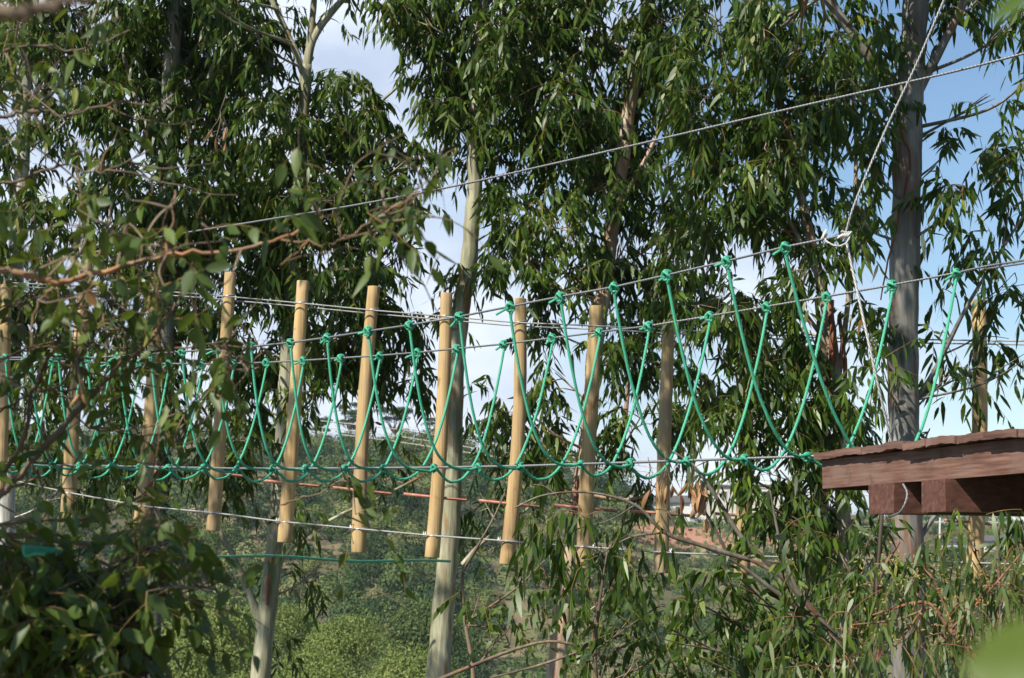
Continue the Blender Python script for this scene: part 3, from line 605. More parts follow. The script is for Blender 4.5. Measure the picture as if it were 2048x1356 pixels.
for k in range(len(F)):
    Yf = ropY(F[k]); pf = P(F[k], float(fy(F[k])), Yf); pa = P(A[k], float(ay(A[k])), Yf - HW); pb = P(B[k], float(by(B[k])), Yf + HW)
    lab = 'green U-shaped rope loop ending under the wooden platform' if k == 0 else 'green U-shaped rope loop, %s from the wooden platform' % nth[k]
    rt = thing('rope_loop', pf, lab, 'rope', 'green rope loops of the bridge')
    kk_ = min(k, 9); pA = 1.7 + .30 * kk_; pB = 1.87 + .07 * kk_     # loops far from the platform hang rounder
    def leg(top, low, p_, n=22):
        out = []
        for q in np.linspace(0, 1, n):
            h = q ** 1.35; v = 1 - (1 - h) ** p_
            out.append(Vector((top.x + (low.x - top.x) * h, top.y + (low.y - top.y) * h, top.z + (low.z - top.z) * v)))
        return out
    bow = pa + (pf - pa) * .9; bow.z = pf.z - .010 - .012 * kk_ / 9
    la = leg(pa + Vector((0, 0, -.03)), bow, pA)
    dip = pf + (pb - pf) * .2; dip.z = pf.z - .05 - .028 * kk_ / 9 - rng.uniform(0, .014)
    lb_ = leg(pb + Vector((0, 0, -.03)), dip, pB)[::-1]
    path = [np.array(tuple(q)) for q in la] + [np.array(tuple(pf + Vector((.0, -.016, -.004))))] + [np.array(tuple(pf + (dip - pf) * f + Vector((0, 0, -(1 - f) * f * .05)))) for f in (.25, .5, .75)] + [np.array(tuple(q)) for q in lb_]
    path = crom(path, 3) - np.array(tuple(pf)); path[4:-4] += np.cumsum(rng.normal(0, .0009, (len(path) - 8, 3)), 0) * np.sin(np.linspace(0, math.pi, len(path) - 8))[:, None]
    MB().tube(path, .0088, 10).build('rope', M['green_rope'], rt)
    for (pt, me, cabdir) in ((pa, kn[int(rng.integers(5))], (-.636, .771)), (pb, kn[int(rng.integers(5))], (-.636, .771)), (pf, knf, (-.636, .771))):
        ko = bpy.data.objects.new('knot', me); COL.objects.link(ko); ko.parent = rt; ko.location = pt - pf
        ko.rotation_euler = (rng.uniform(-.25, .25), rng.uniform(-.3, .3), math.atan2(-.771, .636) * .55 + rng.uniform(-.35, .35)); ko.scale = Vector((1, 1, 1)) * rng.uniform(.8, .92) * (1 if pt is not pf else .85)

# anchor pieces of the hand cables, white ropes, long cable above
J = P(1690, 470, aY(1570) - .25)
e1 = P(1570, float(ay(1570)), aY(1570))
tag(MB().tube(crom([e1, P(1630, 482, aY(1570) - .12), J], 6), .0066, 8).build('cable_tail', M['cable'], origin=e1), 'short grey cable piece between the last green knot and the white rope', 'cable')
e2 = P(1912, float(by(1912)), bY(1912)); p = crom([e2, P(1975, 532, bY(1912) - .2), P(2040, 522, bY(1912) - .4), P(2140, 505, bY(1912) - .7)], 6)
rt = thing('cable_end', e2, 'doubled grey end of the far hand cable reaching the right edge', 'cable')
MB().tube(p, .0066, 8).build('cable', M['cable'], rt, origin=e2); MB().tube(p[6:14] + np.array([0, -.005, -.016]), .0055, 8).build('cable', M['cable'], rt, origin=e2)
MB().box(p[14], (.04, -.01, .006), (0, .03, 0), (0, 0, .05)).build('cable_clamp', M['galv'], rt, origin=e2)
w0 = P(1788, 906, 10.08); wr = thing('white_rope', w0, 'white twisted rope slanting down from the cable knot to the platform', 'rope')
MB().tube(crom([J, P(1714, 580, J.y + .02), P(1750, 742, J.y + .05), w0], 10), .0066, 10).build('rope', M['white_rope'], wr, origin=w0)
MB().tube(crom([J + Vector((-.09, 0, .005)), J + Vector((-.1, -.02, -.03)), J + Vector((-.05, -.03, -.06)), J + Vector((0, -.02, -.045)), J + Vector((.02, -.015, 0)), J + Vector((-.02, -.02, .015)), J], 6), .0045, 8).build('knot', M['white_rope'], wr, origin=w0)
mb = MB()
for q in range(3): mb.tube([J + Vector((math.cos(a) * .022 - .012 * q + .01, math.sin(a) * .02, math.sin(a) * .004 + math.cos(a) * .015)) for a in np.linspace(0, 6.283, 18)], .0052, 8, cap=False)
mb.tube([J + Vector((-.105 + math.cos(a) * .01, math.sin(a) * .02, math.cos(a) * .022)) for a in np.linspace(0, 6.283, 18)], .007, 8, cap=False)
mb.build('lashing', M['white_rope'], wr, origin=w0)
up = thing('stay_cable', J, 'light grey twisted cable rising from the cable knot to the top edge', 'cable')
MB().tube(crom([J, P(1712, 400, J.y), P(1770, 262, J.y + .1), P(1832, 130, J.y + .1), P(1890, -5, J.y + .1), P(1935, -110, J.y + .1)], 12), .0060, 10).build('cable', M['stay'], up, origin=J)
xs = [150, 300, 500, 700, 900, 1100, 1300, 1500, 1700, 1900, 2048, 2200]; ys = [515, 478, 445, 412, 374, 329, 283, 236, 190, 145, 107, 66]
p = crom([P(x, y, 1 / (.065 + x * 1.75e-5)) for x, y in zip(xs, ys)], 8)
tag(MB().tube(p, .0066, 8).build('safety_cable', M['cable'], origin=p[0]), 'long grey overhead cable slanting across the crowns from left up to the right edge', 'cable')
# green guy rope low left
rt = thing('guy_rope', P(60, 1101, 13), 'thin green rope stretched low across the left with a coiled end', 'rope'); O = P(60, 1101, 4.1)
rt.location = O; xs = np.linspace(100, 900, 40); inv = 1 / 4.1 + (xs - 60) / 840 * (1 / 18.7 - 1 / 4.1)
MB().tube([P(x, 1102 + 23 * ((x - 100) / 800) + 3 * math.sin(x * .02), 1 / q) for x, q in zip(xs, inv)], 2.6 / inv / FX, 8).build('rope', M['green_rope'], rt, origin=O)
mb = MB(); c0 = P(46, 1100, 4.1); c1 = P(114, 1101, 4.2); tt = np.linspace(0, 1, 150)
mb.tube([c0.lerp(c1, f) + Vector((0, math.cos(f * 75) * .0075 * (1.2 - .8 * f), math.sin(f * 75) * .0075 * (1.2 - .8 * f))) for f in tt], .0028, 7)
mb.tube(crom([c0, P(52, 1112, 4.08), P(70, 1108, 4.07), P(90, 1109, 4.08)], 5), .0028, 7); mb.build('coil', M['green_rope'], rt, origin=O)

# ================================================================== PLATFORM
LF = P(1645, 978, 10.6); RF = P(2048, 945, 8.9); RF.z = LF.z; dd = (RF - LF); ux = dd.normalized(); vx = Vector((-ux.y, ux.x, 0)).normalized()
if vx.x < 0: vx = -vx
vx = Vector((.94, .35, 0)); vx = (vx - ux * vx.dot(ux)).normalized(); ZZ = Vector((0, 0, 1)); Ltot = 3.4; Dp = 1.9
pf_ = thing('platform', LF, 'reddish brown wooden platform with weathered plank deck at the right', 'platform')
fh = .152
def slab(mb, o_, L_, H_, T_, jitter=.0012, n=10):
    """board along ux with hand-sawn edges"""
    V = []
    for i_ in range(n + 1):
        s = L_ * i_ / n; a = rng.normal(0, jitter); b2 = rng.normal(0, jitter)
        for dz, dn in ((0 + a, 0), (H_ + b2, 0), (H_ + b2, T_), (a, T_)): V.append(o_ + ux * s + ZZ * dz + vx * dn)
    q = [[i_ * 4 + k, i_ * 4 + (k + 1) % 4, (i_ + 1) * 4 + (k + 1) % 4, (i_ + 1) * 4 + k] for i_ in range(n) for k in range(4)] + [[3, 2, 1, 0], [n * 4, n * 4 + 1, n * 4 + 2, n * 4 + 3]]
    mb.add([tuple(v) for v in V], np.array(q))
mb = MB(); slab(mb, LF, Ltot, fh, .045); mb.build('fascia_board', M['deck'], pf_, smooth=False, origin=LF)
mb = MB(); slab(mb, LF + vx * (Dp - .045), Ltot, fh, .045); mb.build('rear_board', M['beam'], pf_, smooth=False, origin=LF)
MB().box(LF + ux * .03 + vx * (Dp / 2) + ZZ * .07, ux * .045, vx * (Dp - .12), ZZ * .15).build('end_board', M['beam'], pf_, smooth=False, origin=LF)
for px_a, px_b in ((1755, 1806), (1860, 1909), (2070, 2130)):
    def s_of(px):
        lo, hi = 0, Ltot
        for _ in range(40):
            mm = (lo + hi) / 2; q = LF + ux * mm
            if proj(q)[0] < px: lo = mm
            else: hi = mm
        return lo
    s0, s1 = s_of(px_a), s_of(px_b); o_ = LF + ux * (s0 + s1) / 2 + vx * (Dp / 2 - .01) - ZZ * .078
    MB().box(o_, ux * (s1 - s0), vx * (Dp + .08), ZZ * .15, jit=.002).build('cross_beam', M['beam'], pf_, smooth=False, origin=LF)
MB().box(LF + ux * 2.0 + vx * 1.2 - ZZ * .235, ux * 2.9, vx * .12, ZZ * .16).build('bearer', M['beam'], pf_, smooth=False, origin=LF)
s = -.02; kk = 0
while s < Ltot:                    # deck planks laid across, ends cupped and warped
    w_ = rng.uniform(.19, .27); th = .036; n = 10; cup = rng.uniform(.002, .010); tilt = rng.normal(0, .007); V = []; off = rng.uniform(.015, .04)
    L0 = -off - .02
    for e in (0, 1):
        for i_ in range(n + 1):
            f = i_ / n; zz = cup * 4 * f * (1 - f) * (1 if kk % 4 else -.4) + tilt * (f - .5) + (.002 * math.sin(f * 17 + kk))
            base = LF + ux * (s + w_ * f) + vx * (L0 if e == 0 else Dp + .03) + ZZ * (fh + zz * (1 if e == 0 else .4) + .004)
            V += [base, base + ZZ * th]
    m_ = (n + 1) * 2; q = []
    for i_ in range(n):
        a = i_ * 2; q += [[a, a + 1, a + 3, a + 2], [m_ + a + 2, m_ + a + 3, m_ + a + 1, m_ + a], [a + 1, m_ + a + 1, m_ + a + 3, a + 3], [a + 2, m_ + a + 2, m_ + a, a]]
    q += [[0, m_, m_ + 1, 1], [n * 2, n * 2 + 1, m_ + n * 2 + 1, m_ + n * 2]]
    MB().add([tuple(v) for v in V], np.array(q)).build('deck_plank', M['deck'], pf_, smooth=False, origin=LF)
    s += w_ + .006; kk += 1
# small rope sling hanging at the first cross beam
q0 = P(1806, 968, 9.55); rt = thing('rope_sling', q0, 'short grey rope sling looped round the beam end under the platform', 'rope')
MB().tube(crom([q0, P(1814, 985, 9.52), P(1811, 1005, 9.5), P(1800, 1024, 9.52), P(1783, 1032, 9.6)], 8), .0052, 10).build('rope', M['cable'], rt, origin=q0)

# ================================================================== EUCALYPTUS TREES
eucalyptus('eucalyptus_tree', 'slim white barked eucalyptus at the left edge behind foreground leaves', [(48, -160, 26), (45, 0, 28), (48, 150, 28), (46, 300, 29), (36, 430, 28), (30, 560, 34), (24, 720, 36), (14, 900, 38), (8, 1100, 40), (4, 1400, 44)], 20.5, 'bark_white',
    limbs=[[(55, 230, 14), (70, 190, 11), (95, 120, 9), (90, 0, 7)], [(46, 240, 12), (100, 190, 10), (145, 130, 8), (165, 60, 6)], [(30, 420, 14), (12, 330, 10), (0, 250, 8)]],
    blobs=[(60, 60, 130, 1.0), (-40, 120, 120, 1.0), (160, 230, 100, 0.8), (40, 260, 120, 0.7), (-20, 420, 100, 1.2), (110, 440, 110, 1.05), (180, 50, 110, 1.0), (60, 600, 90, 1.05), (-40, 640, 80, 1.05), (110, 730, 80, 0.9), (60, 860, 90, 0.9), (60, -100, 160, 0.6), (160, 640, 60, 0.9), (130, 990, 80, 1.05)])
eucalyptus('eucalyptus_tree', 'dark dense eucalyptus in the upper left with its trunk hidden in shade', [(360, -200, 30), (350, 0, 33), (342, 150, 36), (336, 350, 37), (330, 560, 38), (325, 800, 40), (312, 1000, 44), (300, 1200, 50), (292, 1400, 54)], 20.0, 'bark_grey',
    limbs=[[(338, 380, 14), (290, 250, 11), (250, 120, 9), (230, 0, 7)], [(340, 300, 14), (400, 200, 10), (440, 90, 8), (470, 0, 7)]],
    blobs=[(380, 640, 80, 1.2), (430, 730, 60, 1), (300, 770, 70, 1), (180, 780, 70, 1), (90, 780, 60, 1), (250, 900, 60, .9), (420, 850, 60, .9), (150, 690, 60, 1), (280, 60, 130, 1.74), (400, 100, 130, 2.03), (330, 220, 120, 1.74), (230, 190, 90, 1.3), (440, 260, 100, 1.59), (330, 380, 120, 1.89), (250, 360, 80, 1.16), (420, 420, 100, 1.74), (330, 520, 90, 1.45), (240, 530, 70, 1.01), (480, 40, 90, 1.45), (300, -110, 180, 0.87), (400, 540, 80, 1.45), (230, 680, 80, 1.01), (330, 660, 70, 1.01), (230, 840, 70, 0.87), (250, 960, 70, 1.16), (350, 880, 60, 1.01), (330, 1070, 80, 1.3)],
    shade=[(20, 800, 18.3, 6, .6, .8), (170, 800, 18.2, 6, .6, .8), (310, 800, 18.1, 6, .6, .8), (450, 700, 18, 6.3, .5, .6), (580, 860, 18, 6.2, .4, .7), (300, 450, 19.5, 6.5, .7, .8), (500, 450, 19, 7, .7, .6)],
    strips=[[(315, 930, 8), (300, 1040, 10), (295, 1120, 5)], [(268, 1180, 9), (262, 1280, 10), (268, 1360, 8)]])
eucalyptus('eucalyptus_tree', 'tall eucalyptus with forked pale limbs, left of the gap of open sky', [(612, 130, 24), (607, 220, 25), (600, 330, 26), (592, 480, 27), (580, 640, 30), (570, 800, 32), (562, 950, 32), (548, 1100, 34), (536, 1210, 37), (526, 1300, 38), (516, 1400, 40)], 19.6, 'bark_green',
    limbs=[[(610, 160, 20), (622, 90, 17), (650, 40, 15), (700, -20, 13), (760, -110, 9)], [(608, 150, 16), (590, 100, 13), (565, 45, 12), (535, -20, 11), (500, -110, 8)], [(612, 165, 16), (620, 80, 14), (628, 0, 13), (632, -120, 10)],
           [(526, 1255, 24), (500, 1190, 16), (465, 1110, 12), (440, 1060, 9), (400, 960, 5)], [(536, 1190, 12), (560, 1130, 9), (600, 1080, 8), (680, 1030, 7), (760, 995, 6), (870, 938, 5)], [(598, 340, 12), (650, 300, 9), (720, 240, 7), (800, 170, 5)]],
    blobs=[(640, 250, 110, 1.49), (560, 240, 100, 1.49), (700, 200, 80, 1.35), (760, 270, 80, 1.35), (820, 330, 60, 1.22), (640, 400, 120, 1.62), (540, 400, 110, 1.62), (740, 400, 100, 1.49), (820, 430, 60, 1.08), (700, 530, 100, 1.62), (600, 540, 100, 1.62), (500, 540, 90, 1.35), (790, 540, 60, 1.08), (840, 640, 55, 1.22), (760, 650, 80, 1.62), (660, 660, 100, 1.62), (560, 700, 90, 1.49), (480, 660, 70, 1.22), (700, 750, 65, 1.35), (800, 740, 55, 1.22), (620, 790, 60, 1.08), (510, 790, 80, 1.22), (520, 130, 90, 0.9), (560, 30, 60, .5, .6), (500, 60, 80, 0.9), (665, 30, 34, .4, .6), (480, 900, 70, 0.8), (500, 1000, 70, 0.9), (600, 1000, 60, 0.7), (700, 930, 40, 0.7), (560, 1100, 50, 0.8), (420, 960, 50, 0.8), (790, 900, 36, 0.6), (640, 1140, 40, 0.7), (560, 1320, 50, 0.6), (560, -120, 150, 0.5), (330, -240, 140, 0.9, -3), (430, -150, 120, 0.8, -3), (230, -160, 120, 0.9, -3)],  # clumps set forward above the frame are added to cast shade
    strips=[[(545, 1110, 7), (538, 1160, 9), (533, 1210, 6)]])
eucalyptus('eucalyptus_tree', 'greenish leaning eucalyptus trunk with a clear stretch against the sky', [(985, -180, 22), (968, 0, 25), (955, 150, 27), (948, 290, 29), (950, 370, 30), (944, 440, 32), (938, 520, 34), (925, 600, 36), (915, 680, 37), (908, 800, 37), (905, 960, 38), (898, 1080, 40), (888, 1200, 43), (880, 1300, 46), (874, 1400, 50)], 19.2, 'bark_green',
    limbs=[[(952, 340, 14), (975, 325, 10), (1000, 310, 6)], [(925, 1130, 12), (960, 1090, 9), (1010, 1050, 7), (1080, 1000, 5)]],
    blobs=[(870, 40, 100, 1.44), (950, 90, 120, 1.44), (860, 130, 80, 1.32), (800, 20, 70, 1.08), (920, 200, 90, 1.32), (1010, 190, 110, 1.44), (860, 210, 50, 0.96), (1030, 60, 120, 1.44), (1000, 330, 70, 1.2), (1030, 440, 80, 1.2), (990, 480, 60, 1.08), (960, 560, 55, 0.96), (900, -120, 170, 0.72), (940, 320, 40, 0.96), (930, 780, 30, 0.5), (960, 1000, 60, 0.7), (1010, 980, 50, 0.7)])
eucalyptus('eucalyptus_tree', 'eucalyptus with pinkish lower trunk beside the ninth log', [(1310, -150, 20), (1300, 0, 24), (1288, 80, 26), (1272, 150, 27), (1256, 230, 27), (1244, 330, 28), (1226, 440, 29), (1216, 520, 30), (1205, 600, 31), (1190, 700, 32), (1178, 850, 32), (1160, 980, 34), (1143, 1100, 36), (1130, 1200, 38), (1118, 1300, 40), (1108, 1400, 42)], 19.0, 'bark_tan',
    limbs=[[(1210, 730, 12), (1250, 700, 11), (1310, 690, 9), (1380, 690, 6)], [(1226, 450, 14), (1190, 330, 10), (1150, 200, 8), (1120, 60, 6)], [(1228, 430, 12), (1300, 300, 9), (1360, 160, 7)], [(1160, 985, 10), (1240, 1000, 8), (1300, 990, 5)], [(1244, 900, 12), (1252, 820, 10), (1258, 760, 7)]],
    blobs=[(1120, 60, 110, 1.5), (1220, 80, 110, 1.38), (1330, 60, 110, 1.25), (1110, 200, 110, 1.5), (1210, 220, 110, 1.38), (1310, 200, 110, 1.38), (1120, 330, 90, 1.38), (1220, 360, 100, 1.38), (1320, 340, 100, 1.5), (1120, 450, 90, 1.38), (1060, 540, 70, 1.25), (1150, 570, 80, 1.25), (1260, 490, 90, 1.25), (1340, 480, 90, 1.38), (1280, 620, 80, 1.25), (1370, 610, 80, 1.25), (1090, 640, 50, 1.0), (1110, 760, 60, 1.12), (1050, 830, 60, 1.12), (1010, 860, 45, 1.0), (1110, 860, 60, 1.12), (1000, 930, 50, 0.8), (1250, 740, 80, 1.12), (1340, 740, 70, 1.25), (1290, 840, 80, 1.25), (1370, 860, 60, 1.12), (1080, 950, 50, 0.8), (1230, 920, 60, 0.8), (1300, 940, 50, 0.7), (1200, -110, 190, 0.75), (1200, 1080, 60, 0.8), (1080, 1080, 40, 0.6), (1230, 1190, 60, 0.7), (1280, 1130, 40, 0.6)],
    shade=[(1190, 800, 17.7, 6.5, .55, .9), (1330, 760, 17.6, 6.5, .6, 1.1), (1490, 800, 17.5, 6.8, .6, 1.1), (1330, 1000, 17.6, 6, .5, .8), (1490, 1020, 17.5, 6.4, .5, .8), (1180, 1050, 17.7, 6.3, .5, .8)],
    strips=[[(1155, 960, 6), (1148, 1030, 8), (1140, 1090, 4)]])
eucalyptus('eucalyptus_tree', 'bushy eucalyptus with reddish peeling stems between the rope bridge and the thick trunk', [(1500, -150, 12), (1530, 60, 14), (1560, 200, 15), (1590, 330, 17), (1615, 450, 19), (1640, 560, 22), (1660, 660, 24), (1672, 780, 26), (1680, 900, 27), (1690, 1100, 30), (1695, 1250, 32), (1700, 1400, 34)], 16.4, 'bark_pink',
    limbs=[[(1640, 560, 12), (1600, 480, 9), (1530, 350, 7), (1480, 200, 5)], [(1665, 700, 12), (1620, 640, 9), (1560, 560, 7)], [(1672, 800, 12), (1700, 560, 10), (1712, 300, 8), (1700, 100, 6)], [(1680, 900, 10), (1600, 840, 8), (1500, 790, 6)]],
    blobs=[(1430, 60, 110, 1.32), (1530, 60, 110, 1.32), (1420, 190, 110, 1.44), (1520, 180, 110, 1.32), (1620, 140, 110, 1.2), (1430, 320, 100, 1.44), (1530, 300, 100, 1.32), (1630, 280, 100, 1.2), (1440, 430, 90, 1.2), (1540, 430, 90, 1.2), (1630, 400, 90, 1.2), (1440, 600, 90, 1.32), (1530, 620, 80, 1.32), (1610, 540, 80, 1.2), (1450, 720, 90, 1.32), (1540, 730, 90, 1.32), (1620, 680, 80, 1.2), (1450, 840, 80, 1.2), (1540, 860, 80, 1.2), (1620, 810, 80, 1.2), (1700, 820, 70, 1.08), (1560, 960, 80, 1.0), (1640, 980, 80, 1.1), (1580, 1060, 80, 1.1), (1700, 1050, 70, 1.0), (1470, 950, 50, 0.7), (1640, 1160, 90, 1.0), (1720, 640, 60, 0.96), (1700, 480, 60, 0.96), (1500, -110, 190, 0.72), (1540, -190, 110, 1.08, -3.2), (1600, -120, 90, 1.08, -3), (1660, -260, 120, 1.08, -3.2), (1480, -300, 110, 1.08, -3.4), (1400, -160, 100, 0.96, -3), (1740, -170, 90, 0.96, -2.6), (1550, 1250, 90, 0.8), (1720, 900, 60, 0.9)],  # forward clumps over the top edge are added to shade the thick trunk
    shade=[(1810, 420, 14.6, 4.5, .45, .9), (1812, 640, 14.6, 4.5, .45, .8), (1950, 760, 17, 6.5, .5, .8), (1650, 800, 17, 6, .5, .7)],
    strips=[[(1660, 600, 12), (1666, 700, 16), (1650, 790, 5)], [(1680, 640, 8), (1690, 740, 10), (1684, 840, 4)]])
eucalyptus('eucalyptus_tree', 'thick grey trunked eucalyptus standing at the right behind the platform', [(1842, -180, 50), (1832, 0, 53), (1826, 100, 53), (1820, 200, 56), (1815, 300, 59), (1812, 450, 60), (1808, 600, 61), (1806, 750, 62), (1810, 900, 64), (1814, 1050, 66), (1816, 1200, 68), (1818, 1400, 72)], 14.6, 'bark_mottled',
    limbs=[[(1812, 215, 30), (1790, 175, 26), (1745, 118, 24), (1700, 60, 22), (1650, -10, 19), (1580, -130, 14)], [(1818, 225, 26), (1845, 165, 22), (1885, 90, 19), (1930, 0, 17), (1990, -130, 12)],
           [(1830, 800, 12), (1870, 740, 10), (1930, 620, 8), (1990, 520, 6), (2048, 430, 5)], [(1825, 1100, 12), (1880, 1020, 9), (1960, 960, 7)]],
    blobs=[(1700, 180, 90, .9), (1750, 60, 90, .9), (1690, 60, 80, 1), (1740, 320, 70, .9), (1720, 430, 60, .8), (1980, -10, 90, 1.2), (2050, 50, 80, 1.1), (1890, 10, 50, .8), (2060, 170, 50, .8), (1980, 200, 40, .6), (1960, 290, 70, .9), (2040, 310, 70, 1), (1900, 310, 45, .8), (1930, 390, 70, 1), (2020, 430, 60, .8), (1880, 450, 40, .6), (1960, 500, 60, .8), (1900, 570, 50, .8), (2030, 560, 60, .8), (1990, 650, 60, .8), (1900, 680, 45, .6), (2050, 730, 40, .6), (1760, 640, 50, .8), (1750, 760, 50, .8), (1860, 870, 50, .8), (1900, 760, 40, .5), (1960, 740, 40, .5), (1770, 480, 40, .6), (1820, -120, 200, .5)],
    strips=[[(1797, 185, 4), (1802, 260, 5), (1820, 320, 4), (1800, 420, 5), (1776, 520, 4), (1762, 600, 3)]], LL=.14)
# lower right foliage behind and below the platform
eucalyptus('eucalyptus_sapling', 'leafy young eucalyptus under the platform in front of the thick trunk', [(1770, 960, 6), (1760, 1080, 9), (1752, 1200, 12), (1760, 1400, 15)], 12.5, 'bark_dark',
    blobs=[(1740, 1080, 60, .9), (1800, 1100, 60, .7), (1730, 1170, 70, .8), (1840, 1150, 50, .6), (1680, 1120, 50, .8), (1790, 1240, 70, .6)], LL=.13, LW=.024)
eucalyptus('eucalyptus_sapling', 'young eucalyptus with long hanging leaves under the right end of the platform', [(2000, 1045, 5), (1995, 1090, 8), (2000, 1200, 10), (2010, 1400, 13)], 9.0, 'bark_dark', blobs=[(1930, 1080, 55, .7, 0), (2010, 1090, 70, .9, 0), (2050, 1160, 60, .9, 0), (1950, 1180, 60, .5, .1)], LL=.16, LW=.02, hang=1.4)
# leaning sapling, bottom right-centre
eucalyptus('leaning_sapling', 'dark leaning sapling whose bare stems cross below the eleventh log', [(1350, 905, 4), (1390, 935, 6), (1430, 990, 8), (1480, 1070, 9), (1530, 1120, 10), (1590, 1180, 12), (1650, 1250, 13), (1720, 1340, 15), (1760, 1420, 17)], 11.5, 'bark_dark',
    limbs=[[(1560, 1150, 8), (1500, 1120, 7), (1460, 1110, 7), (1420, 1040, 6), (1385, 985, 5)], [(1640, 1240, 10), (1560, 1190, 9), (1480, 1130, 7), (1400, 1090, 6), (1340, 1070, 5)], [(1600, 1200, 8), (1560, 1080, 6), (1540, 980, 4)]],
    blobs=[(1480, 1170, 50, .8), (1450, 1250, 60, .8), (1400, 1220, 50, .7), (1540, 1240, 70, .9), (1500, 1320, 80, .9), (1400, 1330, 60, .9), (1600, 1300, 80, .9), (1340, 1270, 45, .8), (1660, 1340, 70, .8), (1560, 1120, 50, .8), (1420, 1150, 30, .6), (1330, 1340, 50, .8), (1620, 1130, 50, .7)], LL=.125, LW=.028, branchm='bark_dark')
# low hanging branch with big leaves, centre
eucalyptus('eucalyptus_bough', 'low bough of large drooping leaves across the pinkish trunk', [(1030, 1015, 3), (1090, 990, 4), (1180, 985, 5), (1270, 1010, 6), (1330, 1065, 8), (1400, 1090, 9), (1500, 1120, 10)], 10.6, 'bark_dark', limbs=[[(1270, 1010, 4), (1220, 1040, 3), (1150, 1060, 2.5), (1080, 1100, 2)], [(1330, 1065, 5), (1260, 1075, 4), (1200, 1110, 2.5)]],
    blobs=[(1090, 1020, 40, .75, 0), (1150, 1010, 42, .7, 0), (1220, 1030, 42, .7, 0), (1290, 1050, 42, .8, 0), (1100, 1075, 28, .6, 0), (1200, 1110, 28, .4, 0), (1330, 1020, 26, .6, 0)], LL=.145, LW=.026, hang=1.7, thick=.6, branchm='bark_dark')
# small leaved shrubs at the bottom
eucalyptus('sapling', 'thin sapling with small rounded leaves right of the pale leaning trunk', [(1010, 985, 3), (985, 1040, 4), (945, 1110, 6), (925, 1150, 7), (930, 1240, 8), (945, 1330, 9), (950, 1420, 10)], 13.5, 'twig', limbs=[[(930, 1245, 6), (985, 1210, 5), (1040, 1170, 4), (1090, 1120, 3)], [(932, 1250, 5), (1000, 1260, 4), (1020, 1290, 3)]],
    blobs=[(985, 1200, 34, .7, 0), (1010, 1260, 34, .7, 0), (960, 1190, 20, .6, 0), (1020, 1230, 26, .6, 0), (1060, 1170, 24, .5, 0)], LL=.075, LW=.032, branchm='twig')
eucalyptus('sapling', 'leafy sapling with small dark leaves right of the pinkish trunk base', [(1215, 1100, 4), (1200, 1200, 6), (1190, 1300, 8), (1195, 1420, 10)], 13.0, 'twig', limbs=[[(1195, 1290, 6), (1080, 1330, 5), (980, 1356, 4)], [(1190, 1300, 7), (1080, 1285, 6), (900, 1350, 9), (800, 1400, 10)]],
    blobs=[(1170, 1150, 40, .8, 0), (1230, 1170, 50, .9, 0), (1190, 1230, 50, .8, 0), (1260, 1250, 50, .8, 0), (1220, 1310, 60, .9, 0), (1280, 1330, 50, .8, 0), (1320, 1220, 40, .8, 0), (1130, 1180, 26, .6, 0), (1350, 1290, 44, .7, 0), (1090, 1150, 22, .6, 0)], LL=.085, LW=.032, branchm='twig')
# flowering gum, nearer, bottom right
fr = eucalyptus('flowering_gum', 'pale green gum foliage with red twigs filling the bottom right corner', [(1745, 1230, 4), (1850, 1205, 7), (1900, 1260, 9), (1960, 1330, 11), (2010, 1420, 13)], 8.2, 'twig_red', limbs=[[(1900, 1260, 6), (1980, 1180, 5), (2040, 1110, 4)], [(1850, 1210, 5), (1800, 1280, 4), (1740, 1330, 3)], [(1700, 1250, 3), (1790, 1240, 4), (1860, 1215, 5)]],
    blobs=[(1700, 1240, 60, .5, 0), (1780, 1200, 60, .5, 0), (1760, 1300, 80, .6, 0), (1850, 1260, 80, .6, 0), (1930, 1200, 80, .6, 0), (2010, 1200, 80, .7, 0), (1900, 1330, 90, .6, 0), (1680, 1330, 60, .6, 0), (2000, 1290, 80, .6, .2), (1860, 1150, 40, .4, 0), (2030, 1110, 50, .5, 0)], LL=.125, LW=.0165, hang=1.5, leafmat='euc_light', twigm='twig_red', branchm='twig_red')
mb = MB()          # bud clusters
for _ in range(260):
    cx, cy = rng.choice([1800, 1880, 1940, 2000, 1760]) + rng.normal(0, 34), rng.choice([1130, 1170, 1210, 1260]) + rng.normal(0, 22); q = np.array(tuple(P(cx, cy, 8.1 + rng.normal(0, .12))))
    d = unit(rng.normal(size=3)); mb.tube([q - d * .005, q, q + d * .005, q + d * .013], [.0012, .0035, .003, .0005], 5)
bm = plain('gum_buds', (.24, .17, .05), (.4, .3, .1)); bo = mb.build('buds', bm, fr, origin=fr.location); bo['kind'] = 'stuff'

